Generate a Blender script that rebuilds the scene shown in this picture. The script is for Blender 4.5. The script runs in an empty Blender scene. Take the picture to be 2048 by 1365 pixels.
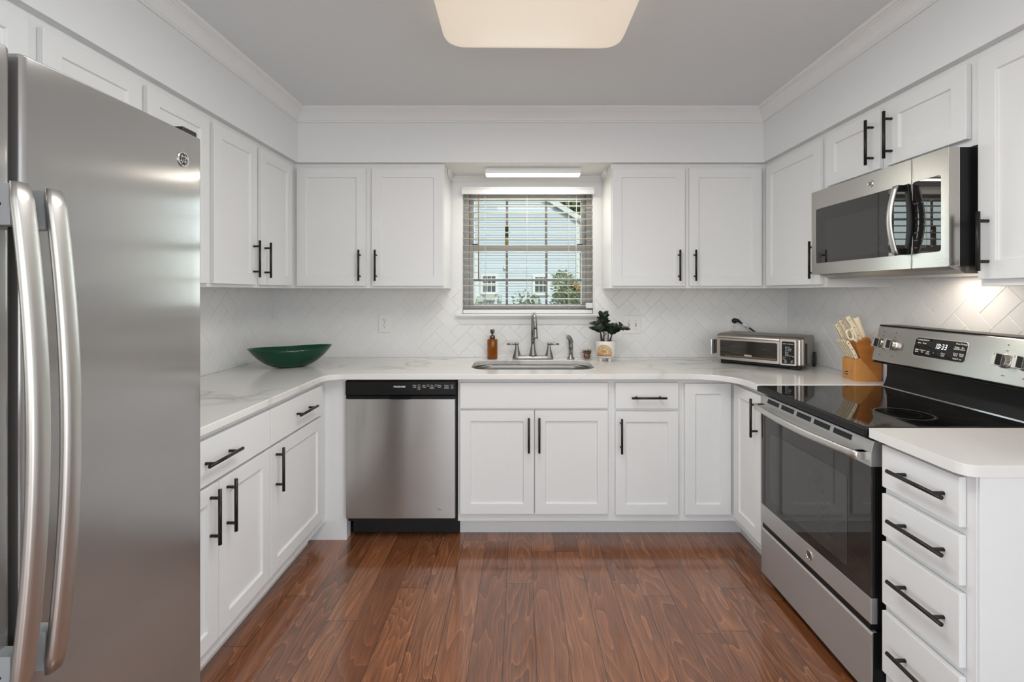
import bpy, bmesh, math, random
from mathutils import Vector, Matrix
random.seed(7)
PI = math.pi
sc = bpy.context.scene
C = sc.collection

# ------------------------------------------------------------------ camera
F, CX, CY, H = 950.0, 1040.0, 585.0, 1.352          # focal length and principal point in px of the 2048x1365 frame
cam = bpy.data.cameras.new('camera'); camo = bpy.data.objects.new('camera', cam); C.objects.link(camo)
cam.sensor_fit = 'HORIZONTAL'; cam.sensor_width = 36; cam.lens = F / 2048 * 36
cam.shift_x = (1024 - CX) / 2048; cam.shift_y = (CY - 682.5) / 2048
cam.clip_start = 0.02; cam.clip_end = 300
camo.location = (0, 0, H); camo.rotation_euler = (PI / 2, 0, 0)
sc.camera = camo

# ------------------------------------------------------------------ world, sun, kitchen window daylight, added fill lamps, exposure
w = bpy.data.worlds.new('sky'); sc.world = w; w.use_nodes = True
wn = w.node_tree; wn.nodes.clear()
sky = wn.nodes.new('ShaderNodeTexSky'); sky.sky_type = 'NISHITA'; sky.sun_disc = False
sky.sun_elevation = math.radians(48); sky.sun_rotation = math.radians(160)
bg = wn.nodes.new('ShaderNodeBackground'); bg.inputs[1].default_value = 0.17
wo = wn.nodes.new('ShaderNodeOutputWorld')
wn.links.new(sky.outputs[0], bg.inputs[0]); wn.links.new(bg.outputs[0], wo.inputs[0])
sun = bpy.data.lights.new('sun', 'SUN'); sun.energy = 3.2; sun.angle = 0.01; sun.color = (1, .95, .86)
so = bpy.data.objects.new('sun', sun); C.objects.link(so)
so.rotation_euler = Vector((-.35, .75, -1.0)).to_track_quat('-Z', 'Y').to_euler()
def area(name, loc, aim, sx, sy, power, col=(1, 1, 1)):
    l = bpy.data.lights.new(name, 'AREA'); l.shape = 'RECTANGLE'; l.size = sx; l.size_y = sy; l.energy = power; l.color = col
    o = bpy.data.objects.new(name, l); C.objects.link(o); o.location = loc
    o.rotation_euler = (Vector(aim) - Vector(loc)).to_track_quat('-Z', 'Y').to_euler()
    return o
area('rear_fill_lamp', (0.2, -3.95, 1.25), (0.2, 0, 1.25), 3.5, 2.0, 48, (.90, .955, 1))  # unseen lamp added behind the camera to fill the cabinet fronts and toe kicks
area('left_fill_lamp', (-3.15, -2.0, 1.35), (0, -.5, 2.8), 2.6, 1.9, 104, (.90, .955, 1))  # added fill, out of view, aimed up to brighten side cabinets and ceiling
area('right_fill_lamp', (3.15, -2.0, 1.35), (0, -.5, 2.8), 2.6, 1.9, 104, (.90, .955, 1))  # matching added fill on the right, also out of view
area('daylight_kitchen_window', (.05, 3.42, 1.65), (.05, 0, 1.1), .85, .8, 9, (.93, .97, 1))
vs = sc.view_settings
vs.view_transform = 'Standard'; vs.look = 'None'; vs.gamma = 1; vs.use_curve_mapping = False
vs.exposure = -0.08

# ------------------------------------------------------------------ key planes (metres)
WB, XL, XR = 3.20, -1.667, 1.805                     # back, left and right wall
YB, XLB, XRB = 2.589, -1.063, 1.165                  # base cabinet face frames
YU, XLU, XRU = 2.89, -1.369, 1.495                   # wall cabinet face frames
YS, XLS, XRS = 2.857, -1.338, 1.4646                 # soffit faces
ZC, ZS, CT = 2.45, 2.134, .914                       # ceiling, soffit underside, counter top
def PX(px, Y): return (px - CX) * Y / F
def PZ(py, Y): return H - (py - CY) * Y / F

# ------------------------------------------------------------------ materials
def nd(nt, t, **k):
    n = nt.nodes.new(t)
    for a, b in k.items(): setattr(n, a, b)
    return n
def base_mat(name):
    m = bpy.data.materials.new(name); m.use_nodes = True
    nt = m.node_tree
    return m, nt, nt.nodes['Principled BSDF']
def lk(nt, a, b): nt.links.new(a, b)
def pos(nt): return nd(nt, 'ShaderNodeNewGeometry').outputs['Position']
def mth(nt, op, a, b=None, c=None):
    n = nd(nt, 'ShaderNodeMath', operation=op)
    for i, v in enumerate((a, b, c)):
        if v is None: continue
        if isinstance(v, (int, float)): n.inputs[i].default_value = v
        else: lk(nt, v, n.inputs[i])
    return n.outputs[0]
def mixc(nt, fac, a, b, blend='MIX'):
    n = nd(nt, 'ShaderNodeMix', data_type='RGBA', blend_type=blend)
    for i, v in ((0, fac), (6, a), (7, b)):
        if isinstance(v, (int, float)): n.inputs[i].default_value = v
        elif isinstance(v, tuple): n.inputs[i].default_value = (*v, 1)
        else: lk(nt, v, n.inputs[i])
    return n.outputs[2]
def ramp(nt, fac, stops):
    n = nd(nt, 'ShaderNodeValToRGB'); r = n.color_ramp
    while len(r.elements) < len(stops): r.elements.new(.5)
    for e, (p, c) in zip(r.elements, stops):
        e.position = p; e.color = (c, c, c, 1) if isinstance(c, (int, float)) else (*c, 1)
    lk(nt, fac, n.inputs[0]); return n.outputs[0]
def noise(nt, vec, scale, detail=2, rough=.5, dist=0):
    n = nd(nt, 'ShaderNodeTexNoise'); n.inputs['Scale'].default_value = scale; n.inputs['Detail'].default_value = detail
    n.inputs['Roughness'].default_value = rough; n.inputs['Distortion'].default_value = dist
    if vec is not None: lk(nt, vec, n.inputs['Vector'])
    return n.outputs[0]
def vscale(nt, vec, s):
    n = nd(nt, 'ShaderNodeVectorMath', operation='MULTIPLY'); lk(nt, vec, n.inputs[0]); n.inputs[1].default_value = s
    return n.outputs[0]
def bump(nt, bs, h, strength=.1, dist=.01):
    b = nd(nt, 'ShaderNodeBump'); b.inputs['Strength'].default_value = strength; b.inputs['Distance'].default_value = dist
    lk(nt, h, b.inputs['Height']); lk(nt, b.outputs[0], bs.inputs['Normal'])
def M(name, col, rough=.5, metal=0, var=.04, spec=.5, trans=0, ior=1.45, coat=0, emis=None, estr=0):
    m, nt, bs = base_mat(name)
    n = noise(nt, pos(nt), 35, 3)
    c = mixc(nt, n, tuple(max(0, x * (1 - var)) for x in col), tuple(min(1, x * (1 + var)) for x in col))
    lk(nt, c, bs.inputs['Base Color'])
    lk(nt, mth(nt, 'MULTIPLY_ADD', n, rough * .15, rough * .925), bs.inputs['Roughness'])
    bs.inputs['Metallic'].default_value = metal; bs.inputs['Specular IOR Level'].default_value = spec
    bs.inputs['Transmission Weight'].default_value = trans; bs.inputs['IOR'].default_value = ior
    bs.inputs['Coat Weight'].default_value = coat
    if emis: bs.inputs['Emission Color'].default_value = (*emis, 1); bs.inputs['Emission Strength'].default_value = estr
    return m
def steel(name, col, rough, brush, tang_=(0, 0, 1), aniso=.7, metal=1):
    """brushed metal; highlights stretch along tang_"""
    m, nt, bs = base_mat(name)
    v = vscale(nt, pos(nt), brush)
    n = noise(nt, v, 1, 4, .6); n2 = noise(nt, pos(nt), 2.6, 4, .6)
    lk(nt, mixc(nt, n, tuple(x * .985 for x in col), tuple(min(1, x * 1.015) for x in col)), bs.inputs['Base Color'])
    r = mth(nt, 'MULTIPLY_ADD', n, .03, rough - .035)
    lk(nt, mth(nt, 'MULTIPLY_ADD', n2, .10, mth(nt, 'ADD', r, -.03)), bs.inputs['Roughness'])
    bs.inputs['Metallic'].default_value = metal
    bs.inputs['Anisotropic'].default_value = aniso
    t = nd(nt, 'ShaderNodeCombineXYZ')
    for k in range(3): t.inputs[k].default_value = tang_[k]
    lk(nt, t.outputs[0], bs.inputs['Tangent'])
    return m
def tile_mat():
    m, nt, bs = base_mat('glazed_tile')
    n = noise(nt, pos(nt), 9, 2)
    lk(nt, mixc(nt, n, (.785, .78, .77), (.82, .815, .805)), bs.inputs['Base Color'])
    bs.inputs['Roughness'].default_value = .16
    bump(nt, bs, n, .06, .01)
    return m
def quartz_mat():
    m, nt, bs = base_mat('veined_quartz')
    p = pos(nt)
    warp = nd(nt, 'ShaderNodeTexNoise'); warp.inputs['Scale'].default_value = 1.6; warp.inputs['Detail'].default_value = 4; lk(nt, p, warp.inputs['Vector'])
    wv = nd(nt, 'ShaderNodeVectorMath', operation='MULTIPLY_ADD'); lk(nt, warp.outputs['Color'], wv.inputs[0]); wv.inputs[1].default_value = (.9, .9, .5); lk(nt, p, wv.inputs[2])
    a = noise(nt, vscale(nt, wv.outputs[0], (1.1, 2.3, 1.1)), 1.25, 2)
    d = mth(nt, 'ABSOLUTE', mth(nt, 'SUBTRACT', a, .5))
    vein = ramp(nt, d, [(0, 1.0), (.012, .55), (.035, .12), (.1, 0)])
    msk = ramp(nt, noise(nt, p, 1.3, 2), [(.42, 0), (.60, 1)])
    b = noise(nt, vscale(nt, wv.outputs[0], (2.4, 1.3, 1)), 2.2, 3)
    fine = ramp(nt, mth(nt, 'ABSOLUTE', mth(nt, 'SUBTRACT', b, .5)), [(0, .4), (.012, 0)])
    f = mth(nt, 'MAXIMUM', mth(nt, 'MULTIPLY', vein, msk), mth(nt, 'MULTIPLY', fine, msk))
    cl = noise(nt, p, 3, 3)
    basec = mixc(nt, cl, (.75, .735, .705), (.82, .81, .785))
    lk(nt, mixc(nt, mth(nt, 'MULTIPLY', f, .8), basec, (.42, .40, .375)), bs.inputs['Base Color'])
    bs.inputs['Roughness'].default_value = .17
    return m
def floor_mat():
    m, nt, bs = base_mat('hardwood_planks')
    sx = nd(nt, 'ShaderNodeSeparateXYZ'); lk(nt, pos(nt), sx.inputs[0])
    W, L = .1225, 1.15
    u = mth(nt, 'DIVIDE', mth(nt, 'ADD', sx.outputs[0], 20.03), W)
    i = mth(nt, 'FLOOR', u); fu = mth(nt, 'FRACT', u)
    w1 = nd(nt, 'ShaderNodeTexWhiteNoise', noise_dimensions='1D'); lk(nt, i, w1.inputs['W'])
    vv = mth(nt, 'DIVIDE', mth(nt, 'ADD', sx.outputs[1], mth(nt, 'MULTIPLY_ADD', w1.outputs['Value'], 7.3, 30)), L)
    j = mth(nt, 'FLOOR', vv); fv = mth(nt, 'FRACT', vv)
    cv = nd(nt, 'ShaderNodeCombineXYZ'); lk(nt, i, cv.inputs[0]); lk(nt, j, cv.inputs[1])
    w2 = nd(nt, 'ShaderNodeTexWhiteNoise', noise_dimensions='2D'); lk(nt, cv.outputs[0], w2.inputs['Vector'])
    seed = w2.outputs['Value']
    sc2 = nd(nt, 'ShaderNodeSeparateColor'); lk(nt, w2.outputs['Color'], sc2.inputs[0])
    g = nd(nt, 'ShaderNodeCombineXYZ')
    lk(nt, mth(nt, 'MULTIPLY_ADD', seed, 57, mth(nt, 'MULTIPLY', sx.outputs[0], 7.5)), g.inputs[0])
    lk(nt, mth(nt, 'MULTIPLY_ADD', seed, 91, mth(nt, 'MULTIPLY', sx.outputs[1], 1.15)), g.inputs[1])
    lk(nt, mth(nt, 'MULTIPLY', seed, 23), g.inputs[2])
    n1 = noise(nt, g.outputs[0], 1.0, 2.2, .42, .35)
    rings = mth(nt, 'FRACT', mth(nt, 'MULTIPLY', n1, mth(nt, 'MULTIPLY_ADD', sc2.outputs[1], 8, 11)))
    line = ramp(nt, rings, [(0, .15), (.55, .35), (.86, .55), (.93, 1), (1, .1)])
    fine = noise(nt, vscale(nt, pos(nt), (240, 7, 1)), 1, 3, .65)
    fine2 = ramp(nt, fine, [(.33, 0), (.68, 1)])
    tone = mth(nt, 'MULTIPLY_ADD', fine2, .42, mth(nt, 'MULTIPLY', line, .62))
    dark = mixc(nt, seed, (.030, .0075, .0025), (.125, .040, .015))
    lite = mixc(nt, sc2.outputs[2], (.29, .098, .034), (.53, .21, .088))
    col = mixc(nt, tone, dark, lite)
    e1 = mth(nt, 'MINIMUM', mth(nt, 'MULTIPLY', mth(nt, 'MINIMUM', fu, mth(nt, 'SUBTRACT', 1, fu)), W),
             mth(nt, 'MULTIPLY', mth(nt, 'MINIMUM', fv, mth(nt, 'SUBTRACT', 1, fv)), L))
    seam = ramp(nt, mth(nt, 'MULTIPLY', e1, 200), [(0, 0), (.16, .1), (.36, 1)])
    lk(nt, mixc(nt, seam, (.016, .006, .004), col), bs.inputs['Base Color'])
    lk(nt, mth(nt, 'MULTIPLY_ADD', fine, .16, .25), bs.inputs['Roughness'])
    hh = mth(nt, 'ADD', mth(nt, 'MULTIPLY', seam, 1.0), mth(nt, 'MULTIPLY', fine, .06))
    bump(nt, bs, hh, .35, .002)
    bs.inputs['Specular IOR Level'].default_value = .2
    bs.inputs['Coat Weight'].default_value = 1; bs.inputs['Coat IOR'].default_value = 1.75; bs.inputs['Coat Roughness'].default_value = .13
    return m
def wood_mat(name, a, b, sc_=(4, 4, 60)):
    m, nt, bs = base_mat(name)
    n = noise(nt, vscale(nt, pos(nt), sc_), 1, 4, .6, .4)
    lk(nt, mixc(nt, ramp(nt, n, [(.3, 0), (.7, 1)]), a, b), bs.inputs['Base Color']); bs.inputs['Roughness'].default_value = .38
    return m
def pane_mat():
    m, nt, bs = base_mat('window_glass'); nt.nodes.remove(bs)
    t = nd(nt, 'ShaderNodeBsdfTransparent'); g = nd(nt, 'ShaderNodeBsdfGlossy'); g.inputs['Roughness'].default_value = .02
    fr = nd(nt, 'ShaderNodeFresnel'); fr.inputs[0].default_value = 1.3
    t.inputs[0].default_value = (.93, .97, .95, 1)
    mx = nd(nt, 'ShaderNodeMixShader'); lk(nt, fr.outputs[0], mx.inputs[0]); lk(nt, t.outputs[0], mx.inputs[1]); lk(nt, g.outputs[0], mx.inputs[2])
    lk(nt, mx.outputs[0], nt.nodes['Material Output'].inputs[0])
    return m
def emit_mat(name, col, strength):
    m, nt, bs = base_mat(name)
    bs.inputs['Base Color'].default_value = (.8, .78, .74, 1); bs.inputs['Roughness'].default_value = .35
    n = noise(nt, pos(nt), 2.2, 1)
    lk(nt, mixc(nt, n, tuple(x * .96 for x in col), col), bs.inputs['Emission Color']); bs.inputs['Emission Strength'].default_value = strength
    return m
def leaf_mat(name, a, b, sc_=30, rough=.45):
    m, nt, bs = base_mat(name)
    n = noise(nt, pos(nt), sc_, 2)
    lk(nt, mixc(nt, ramp(nt, n, [(.35, 0), (.65, 1)]), a, b), bs.inputs['Base Color']); bs.inputs['Roughness'].default_value = rough
    return m

paint = M('cabinet_paint', (.79, .795, .79), .32, var=.01)
wallp = M('wall_paint', (.80, .81, .815), .55, var=.01)
ceilp = M('ceiling_paint', (.76, .785, .80), .7, var=.015)
trimp = M('trim_paint', (.81, .815, .81), .35, var=.01)
black_h = M('bronze_black_handle', (.030, .028, .026), .38, metal=.6)
tile = tile_mat(); grout = M('grout', (.80, .795, .785), .7)
quartz = quartz_mat(); wood_floor = floor_mat()
st_v = steel('brushed_steel_fridge', (.40, .39, .38), .18, (60, 60, 2.5), (0, 1, 0), .93, .74)
st_h = steel('brushed_steel_range', (.55, .545, .535), .42, (2.5, 2.5, 60), (0, 0, 1), .5, .75)
st_hy = steel('brushed_steel_microwave', (.50, .48, .45), .26, (60, 2.5, 60))
st_dw = steel('brushed_steel_dishwasher', (.47, .46, .445), .22, (3, 3, 40), (0, 0, 1), .95, .78)
st_han = steel('satin_handle_steel', (.64, .625, .595), .36, (60, 60, 2), (0, 0, 1), .2)
st_sink = steel('sink_steel', (.21, .205, .20), .30, (3, 3, 60), (1, 0, 0), .6)
nickel = M('brushed_nickel', (.33, .325, .31), .32, metal=1, var=.05)
chrome = M('chrome', (.78, .77, .75), .1, metal=1)
bglass = M('black_glass', (.005, .005, .005), .04, spec=.5, var=.2)
oglass = M('oven_window_glass', (.022, .020, .018), .006, spec=.9, var=.1)
bplast = M('black_plastic', (.007, .007, .007), .3, spec=.3)
bmatte = M('black_matte', (.010, .010, .010), .55)
dgrey = M('dark_grey_plastic', (.07, .07, .072), .4)
lgrey = M('grey_plastic', (.36, .38, .39), .4)
wplast = M('white_plastic', (.80, .79, .77), .3)
printw = M('white_print', (.75, .75, .73), .5)
printd = M('dark_print', (.06, .06, .06), .5)
slot_d = M('slot_dark', (.03, .03, .03), .6)

# ------------------------------------------------------------------ mesh helpers
def ident(p): return p
def box(bm, x0, x1, y0, y1, z0, z1, mi=0, T=None):
    T = T or ident
    v = [bm.verts.new(T((x, y, z))) for x in (x0, x1) for y in (y0, y1) for z in (z0, z1)]
    fs = [(0, 1, 3, 2), (4, 6, 7, 5), (0, 4, 5, 1), (2, 3, 7, 6), (0, 2, 6, 4), (1, 5, 7, 3)]
    for f in fs: bm.faces.new([v[i] for i in f]).material_index = mi
def frame3(d):
    d = Vector(d).normalized(); a = Vector((0, 0, 1)) if abs(d.z) < .9 else Vector((1, 0, 0))
    u = d.cross(a).normalized(); return d, u, d.cross(u).normalized()
def tube(bm, pts, rad, seg=12, mi=0, caps=True, squash=None):
    pts = [Vector(p) for p in pts]; n = len(pts)
    rad = rad if isinstance(rad, (list, tuple)) else [rad] * n
    rings = []; u0 = None
    for i, p in enumerate(pts):
        d = (pts[min(i + 1, n - 1)] - pts[max(i - 1, 0)]).normalized()
        if u0 is None: _, u, v = frame3(d)
        else:
            u = (u0 - d * u0.dot(d)).normalized(); v = d.cross(u)
        u0 = u
        su, sv = squash or (1, 1)
        rings.append([bm.verts.new(p + (u * math.cos(2 * PI * k / seg) * su + v * math.sin(2 * PI * k / seg) * sv) * rad[i]) for k in range(seg)])
    for a, b in zip(rings, rings[1:]):
        for k in range(seg):
            f = bm.faces.new([a[k], a[(k + 1) % seg], b[(k + 1) % seg], b[k]]); f.material_index = mi; f.smooth = True
    if caps:
        for r in (rings[0], rings[-1]): bm.faces.new(r).material_index = mi
def cyl(bm, a, b, r, seg=16, mi=0, r2=None): tube(bm, [a, b], [r, r if r2 is None else r2], seg, mi)
def lathe(bm, prof, c=(0, 0, 0), seg=32, mi=0, sx=1, sy=1, axis=None):
    c = Vector(c)
    if axis is None: d, u, v = Vector((0, 0, 1)), Vector((1, 0, 0)), Vector((0, 1, 0))
    else: d, u, v = frame3(axis)
    rings = []
    for r, z in prof:
        if r < 1e-6: rings.append([bm.verts.new(c + d * z)])
        else: rings.append([bm.verts.new(c + d * z + u * r * sx * math.cos(2 * PI * k / seg) + v * r * sy * math.sin(2 * PI * k / seg)) for k in range(seg)])
    for a, b in zip(rings, rings[1:]):
        if len(a) == 1 and len(b) == 1: continue
        for k in range(seg):
            k2 = (k + 1) % seg
            vs_ = [a[0], b[k2], b[k]] if len(a) == 1 else ([a[k], a[k2], b[0]] if len(b) == 1 else [a[k], a[k2], b[k2], b[k]])
            f = bm.faces.new(vs_); f.material_index = mi; f.smooth = True
    for r in (rings[0], rings[-1]):
        if len(r) > 2: bm.faces.new(r).material_index = mi
def prism(bm, poly, a, b, T, mi=0):
    """poly (p, q) extruded from a to b; T maps (p, q, e) to world"""
    A = [bm.verts.new(T((p, q, a))) for p, q in poly]; B = [bm.verts.new(T((p, q, b))) for p, q in poly]
    n = len(poly)
    for i in range(n): bm.faces.new([A[i], A[(i + 1) % n], B[(i + 1) % n], B[i]]).material_index = mi
    bm.faces.new(A).material_index = mi; bm.faces.new(B[::-1]).material_index = mi
def rrect(x0, x1, y0, y1, r, n=6, which=(1, 1, 1, 1)):
    out = []
    for (cx, cy, a0), wh in zip(((x1 - r, y1 - r, 0), (x0 + r, y1 - r, 90), (x0 + r, y0 + r, 180), (x1 - r, y0 + r, 270)), which):
        if wh: out += [(cx + r * math.cos(math.radians(a0 + 90 * k / n)), cy + r * math.sin(math.radians(a0 + 90 * k / n))) for k in range(n + 1)]
        else: out.append(((x1, y1), (x0, y1), (x0, y0), (x1, y0))[(a0 // 90)])
    return out
def plate(outer, holes, z0, z1):
    """flat slab in XY with holes"""
    bm = bmesh.new(); es = []
    for loop in [outer] + holes:
        vs_ = [bm.verts.new((x, y, z0)) for x, y in loop]
        es += [bm.edges.new((vs_[i], vs_[(i + 1) % len(vs_)])) for i in range(len(vs_))]
    r = bmesh.ops.triangle_fill(bm, edges=es, use_beauty=True)
    fs = [g for g in r['geom'] if isinstance(g, bmesh.types.BMFace)]
    ex = bmesh.ops.extrude_face_region(bm, geom=fs)
    for g in ex['geom']:
        if isinstance(g, bmesh.types.BMVert): g.co.z = z1
    return bm
def text(bm, s, T, size, align='CENTER', mi=0, ex=.0003, bold=0):
    cu = bpy.data.curves.new('t', 'FONT'); cu.body = s; cu.size = size; cu.align_x = align; cu.align_y = 'CENTER'; cu.resolution_u = 3
    cu.extrude = ex; cu.offset = bold
    o = bpy.data.objects.new('t', cu); C.objects.link(o)
    dg = bpy.context.evaluated_depsgraph_get(); dg.update()
    me = bpy.data.meshes.new_from_object(o.evaluated_get(dg))
    b2 = bmesh.new(); b2.from_mesh(me)
    mp = {v: bm.verts.new(T((v.co.x, v.co.y, v.co.z))) for v in b2.verts}
    for f in b2.faces:
        try: bm.faces.new([mp[v] for v in f.verts]).material_index = mi
        except ValueError: pass
    b2.free(); bpy.data.objects.remove(o); bpy.data.curves.remove(cu); bpy.data.meshes.remove(me)
def tag(o, label=None, cat=None, group=None, kind=None):
    if label: o['label'] = label
    if cat: o['category'] = cat
    if group: o['group'] = group
    if kind: o['kind'] = kind
    return o
def thing(name, label, cat, loc=(0, 0, 0), group=None, rz=0):
    o = bpy.data.objects.new(name, None); C.objects.link(o); o.empty_display_size = .05
    o.location = loc; o.rotation_euler = (0, 0, rz)
    return tag(o, label, cat, group)
def obj(name, bm, mats, parent=None, bev=0, seg=2, smooth=False, label=None, sub=0, local=False, ang=35):
    bmesh.ops.recalc_face_normals(bm, faces=bm.faces)
    if smooth:
        for f in bm.faces: f.smooth = True
    me = bpy.data.meshes.new(name)
    root = parent
    while root is not None and root.parent is not None: root = root.parent
    if root is not None and not local:
        off = root.location
        for v in bm.verts: v.co -= off
    bm.to_mesh(me); bm.free()
    for mm in (mats if isinstance(mats, (list, tuple)) else [mats]): me.materials.append(mm)
    o = bpy.data.objects.new(name, me); C.objects.link(o)
    if parent is not None: o.parent = parent
    if bev:
        b = o.modifiers.new('b', 'BEVEL'); b.width = bev; b.segments = seg; b.limit_method = 'ANGLE'; b.angle_limit = math.radians(ang)
        for p in me.polygons: p.use_smooth = True
        wn_ = o.modifiers.new('n', 'WEIGHTED_NORMAL'); wn_.keep_sharp = True
    elif smooth:
        pass
    if sub: s = o.modifiers.new('s', 'SUBSURF'); s.levels = sub; s.render_levels = sub
    if label: o['label'] = label
    return o
def struct(name, bm, mats, parent=None, **k):
    o = obj(name, bm, mats, parent, **k)
    if parent is None: o['kind'] = 'structure'
    return o
def B(*boxes):
    bm = bmesh.new()
    for b in boxes: box(bm, *b)
    return bm

# faces: map (u along wall, v up, w out of the wall) to world
class Face:
    def __init__(s, side, plane): s.side, s.p = side, plane
    def __call__(s, q):
        u, v, w_ = q
        return {'back': (u, s.p - w_, v), 'left': (s.p + w_, u, v), 'right': (s.p - w_, u, v)}[s.side]
def fbox(bm, fc, u0, u1, v0, v1, w0, w1, mi=0): box(bm, u0, u1, v0, v1, w0, w1, mi, T=fc)
def shaker(fc, u0, u1, v0, v1, rail=.057, th=.02, rec=.009):
    bm = bmesh.new()
    def ring(a, w_): return [bm.verts.new(fc(p)) for p in ((u0 + a, v0 + a, w_), (u1 - a, v0 + a, w_), (u1 - a, v1 - a, w_), (u0 + a, v1 - a, w_))]
    R = [ring(0, .001), ring(0, th), ring(rail, th), ring(rail + .002, th - rec)]
    for a, b in zip(R, R[1:]):
        for k in range(4): bm.faces.new([a[k], a[(k + 1) % 4], b[(k + 1) % 4], b[k]])
    bm.faces.new(R[0]); bm.faces.new(R[-1])
    return bm
def slab(fc, u0, u1, v0, v1, th=.02):
    bm = bmesh.new(); fbox(bm, fc, u0, u1, v0, v1, .001, th); return bm
def bar_handle(fc, u, v, vertical=True, L=.187, cc=.128, th=.02):
    bm = bmesh.new(); wz = th + .032; r = .006
    if vertical:
        cyl(bm, fc((u, v - L / 2, wz)), fc((u, v + L / 2, wz)), r)
        for s in (-1, 1): cyl(bm, fc((u, v + s * cc / 2, th)), fc((u, v + s * cc / 2, wz)), .0052)
    else:
        cyl(bm, fc((u - L / 2, v, wz)), fc((u + L / 2, v, wz)), r)
        for s in (-1, 1): cyl(bm, fc((u + s * cc / 2, v, th)), fc((u + s * cc / 2, v, wz)), .0052)
    return bm
def face_frame(bm, fc, u0, u1, v0, v1, rects, depth, st=.036):
    """carcass box behind face w=0 (closed; the doors lie on it)"""
    fbox(bm, fc, u0, u1, v0, v1, -depth, 0)
def cabinet(name, label, fc, u0, u1, v0, v1, depth, doors, group=None, toe=None, hollow=False):
    """doors: (kind, u0, u1, v0, v1, handle or None) ; handle: (u, v, vertical)"""
    base = fc(((u0 + u1) / 2, v0 if toe is None else 0, -depth / 2))
    t = thing(name, label, 'cabinet', base, group)
    bm = bmesh.new(); depth -= .004
    if hollow:                                      # open above for the sink bowl
        fbox(bm, fc, u0, u1, v0, .66, -depth, 0); fbox(bm, fc, u0, u1, .66, v1, -.018, 0)
        for a, b in ((u0, u0 + .018), (u1 - .018, u1)): fbox(bm, fc, a, b, .66, v1, -depth, -.018)
    else: fbox(bm, fc, u0, u1, v0, v1, -depth, 0)
    obj('carcass', bm, paint, t, bev=.0015)
    if toe is not None:
        bm = bmesh.new(); fbox(bm, fc, u0, u1, 0, v0, -depth, -toe); obj('toe_kick', bm, paint, t, bev=.001)
    for kind, a, b, c, d, hd in doors:
        o = obj('door' if kind == 'door' else ('drawer' if kind == 'drawer' else 'false_drawer_front'),
                shaker(fc, a, b, c, d) if kind == 'door' else slab(fc, a, b, c, d), paint, t, bev=.0018)
        if hd: obj('handle', bar_handle(fc, *hd), black_h, o, label='black metal bar handle')
    return t

# ================================================================== the setting
YR = -4.0
WX0, WX1, WZ0, WZ1 = -.387, .4916, 1.207, 2.062       # window opening
struct('floor', B((-3.2, 3.2, YR, WB + .15, -.05, 0)), wood_floor)
struct('ceiling', B((-3.3, 3.3, YR - .1, WB + .15, ZC, ZC + .12)), ceilp)
bm = plate([(XL - .1, 0), (XR + .1, 0), (XR + .1, ZC), (XL - .1, ZC)], [[(WX0, WZ0), (WX1, WZ0), (WX1, WZ1), (WX0, WZ1)]], 0, .15)
for v in bm.verts: v.co = Vector((v.co.x, WB + v.co.z, v.co.y))
struct('wall_back', bm, wallp)
struct('wall_left', B((XL - .1, XL, -.3, WB, 0, ZC), (-3.2, XL - .1, -.4, -.3, 0, ZC), (-3.3, -3.2, YR, -3.3, 0, ZC), (-3.3, -3.2, -.7, -.3, 0, ZC), (-3.3, -3.2, -3.3, -.7, 0, .4), (-3.3, -3.2, -3.3, -.7, 2.3, ZC)), wallp)
struct('wall_right', B((XR, XR + .1, -.3, WB, 0, ZC), (XR + .1, 3.2, -.4, -.3, 0, ZC), (3.2, 3.3, YR, -3.3, 0, ZC), (3.2, 3.3, -.7, -.3, 0, ZC), (3.2, 3.3, -3.3, -.7, 0, .4), (3.2, 3.3, -3.3, -.7, 2.3, ZC)), wallp)
bm = plate([(-3.3, 0), (3.3, 0), (3.3, ZC), (-3.3, ZC)], [[(-1.6, .1), (2.0, .1), (2.0, 2.15), (-1.6, 2.15)]], 0, .1)
for v in bm.verts: v.co = Vector((v.co.x, YR - v.co.z, v.co.y))
struct('wall_rear', bm, wallp)
bm = bmesh.new()
prism(bm, [(XL, -.3), (XLS, -.3), (XLS, YS), (XRS, YS), (XRS, -.3), (XR, -.3), (XR, WB), (XL, WB)], ZS, ZC, lambda q: q)
struct('soffit', bm, wallp, bev=.002)
prof = [(0, .078), (.009, .078), (.009, .069), (.013, .066), (.015, .060), (.018, .054), (.025, .043), (.035, .031), (.046, .022), (.053, .019), (.053, .013), (.060, .011), (.064, .006), (.066, 0), (0, 0)]
def crown(name, ends):
    bm = bmesh.new(); A, Bv = [], []
    for p, d in prof:
        a, b = ends(p); A.append(bm.verts.new((*a, ZC - d))); Bv.append(bm.verts.new((*b, ZC - d)))
    n = len(A)
    for i in range(n): bm.faces.new([A[i], A[(i + 1) % n], Bv[(i + 1) % n], Bv[i]])
    bm.faces.new(A); bm.faces.new(Bv[::-1])
    struct(name, bm, trimp)
crown('trim_1', lambda p: ((XLS + p, YS - p), (XRS - p, YS - p)))
crown('trim_2', lambda p: ((XLS + p, -.3), (XLS + p, YS - p)))
crown('trim_3', lambda p: ((XRS - p, -.3), (XRS - p, YS - p)))
# small cove strips where the cabinet sides meet the soffit in the window bay
bm = bmesh.new()
for x, s in ((-.4585, 1), (.5525, -1)):
    prism(bm, [(0, 0), (.016, 0), (.016, -.008), (.009, -.018), (.004, -.032), (0, -.036)], 3.02, WB, lambda q: (x + s * q[0], q[2], ZS + q[1]))
prism(bm, [(0, 0), (.016, 0), (.016, -.008), (.009, -.018), (.004, -.032), (0, -.036)], -.4585, .5525, lambda q: (q[2], WB - q[0], ZS + q[1]))
struct('trim_4', bm, trimp)

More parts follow.
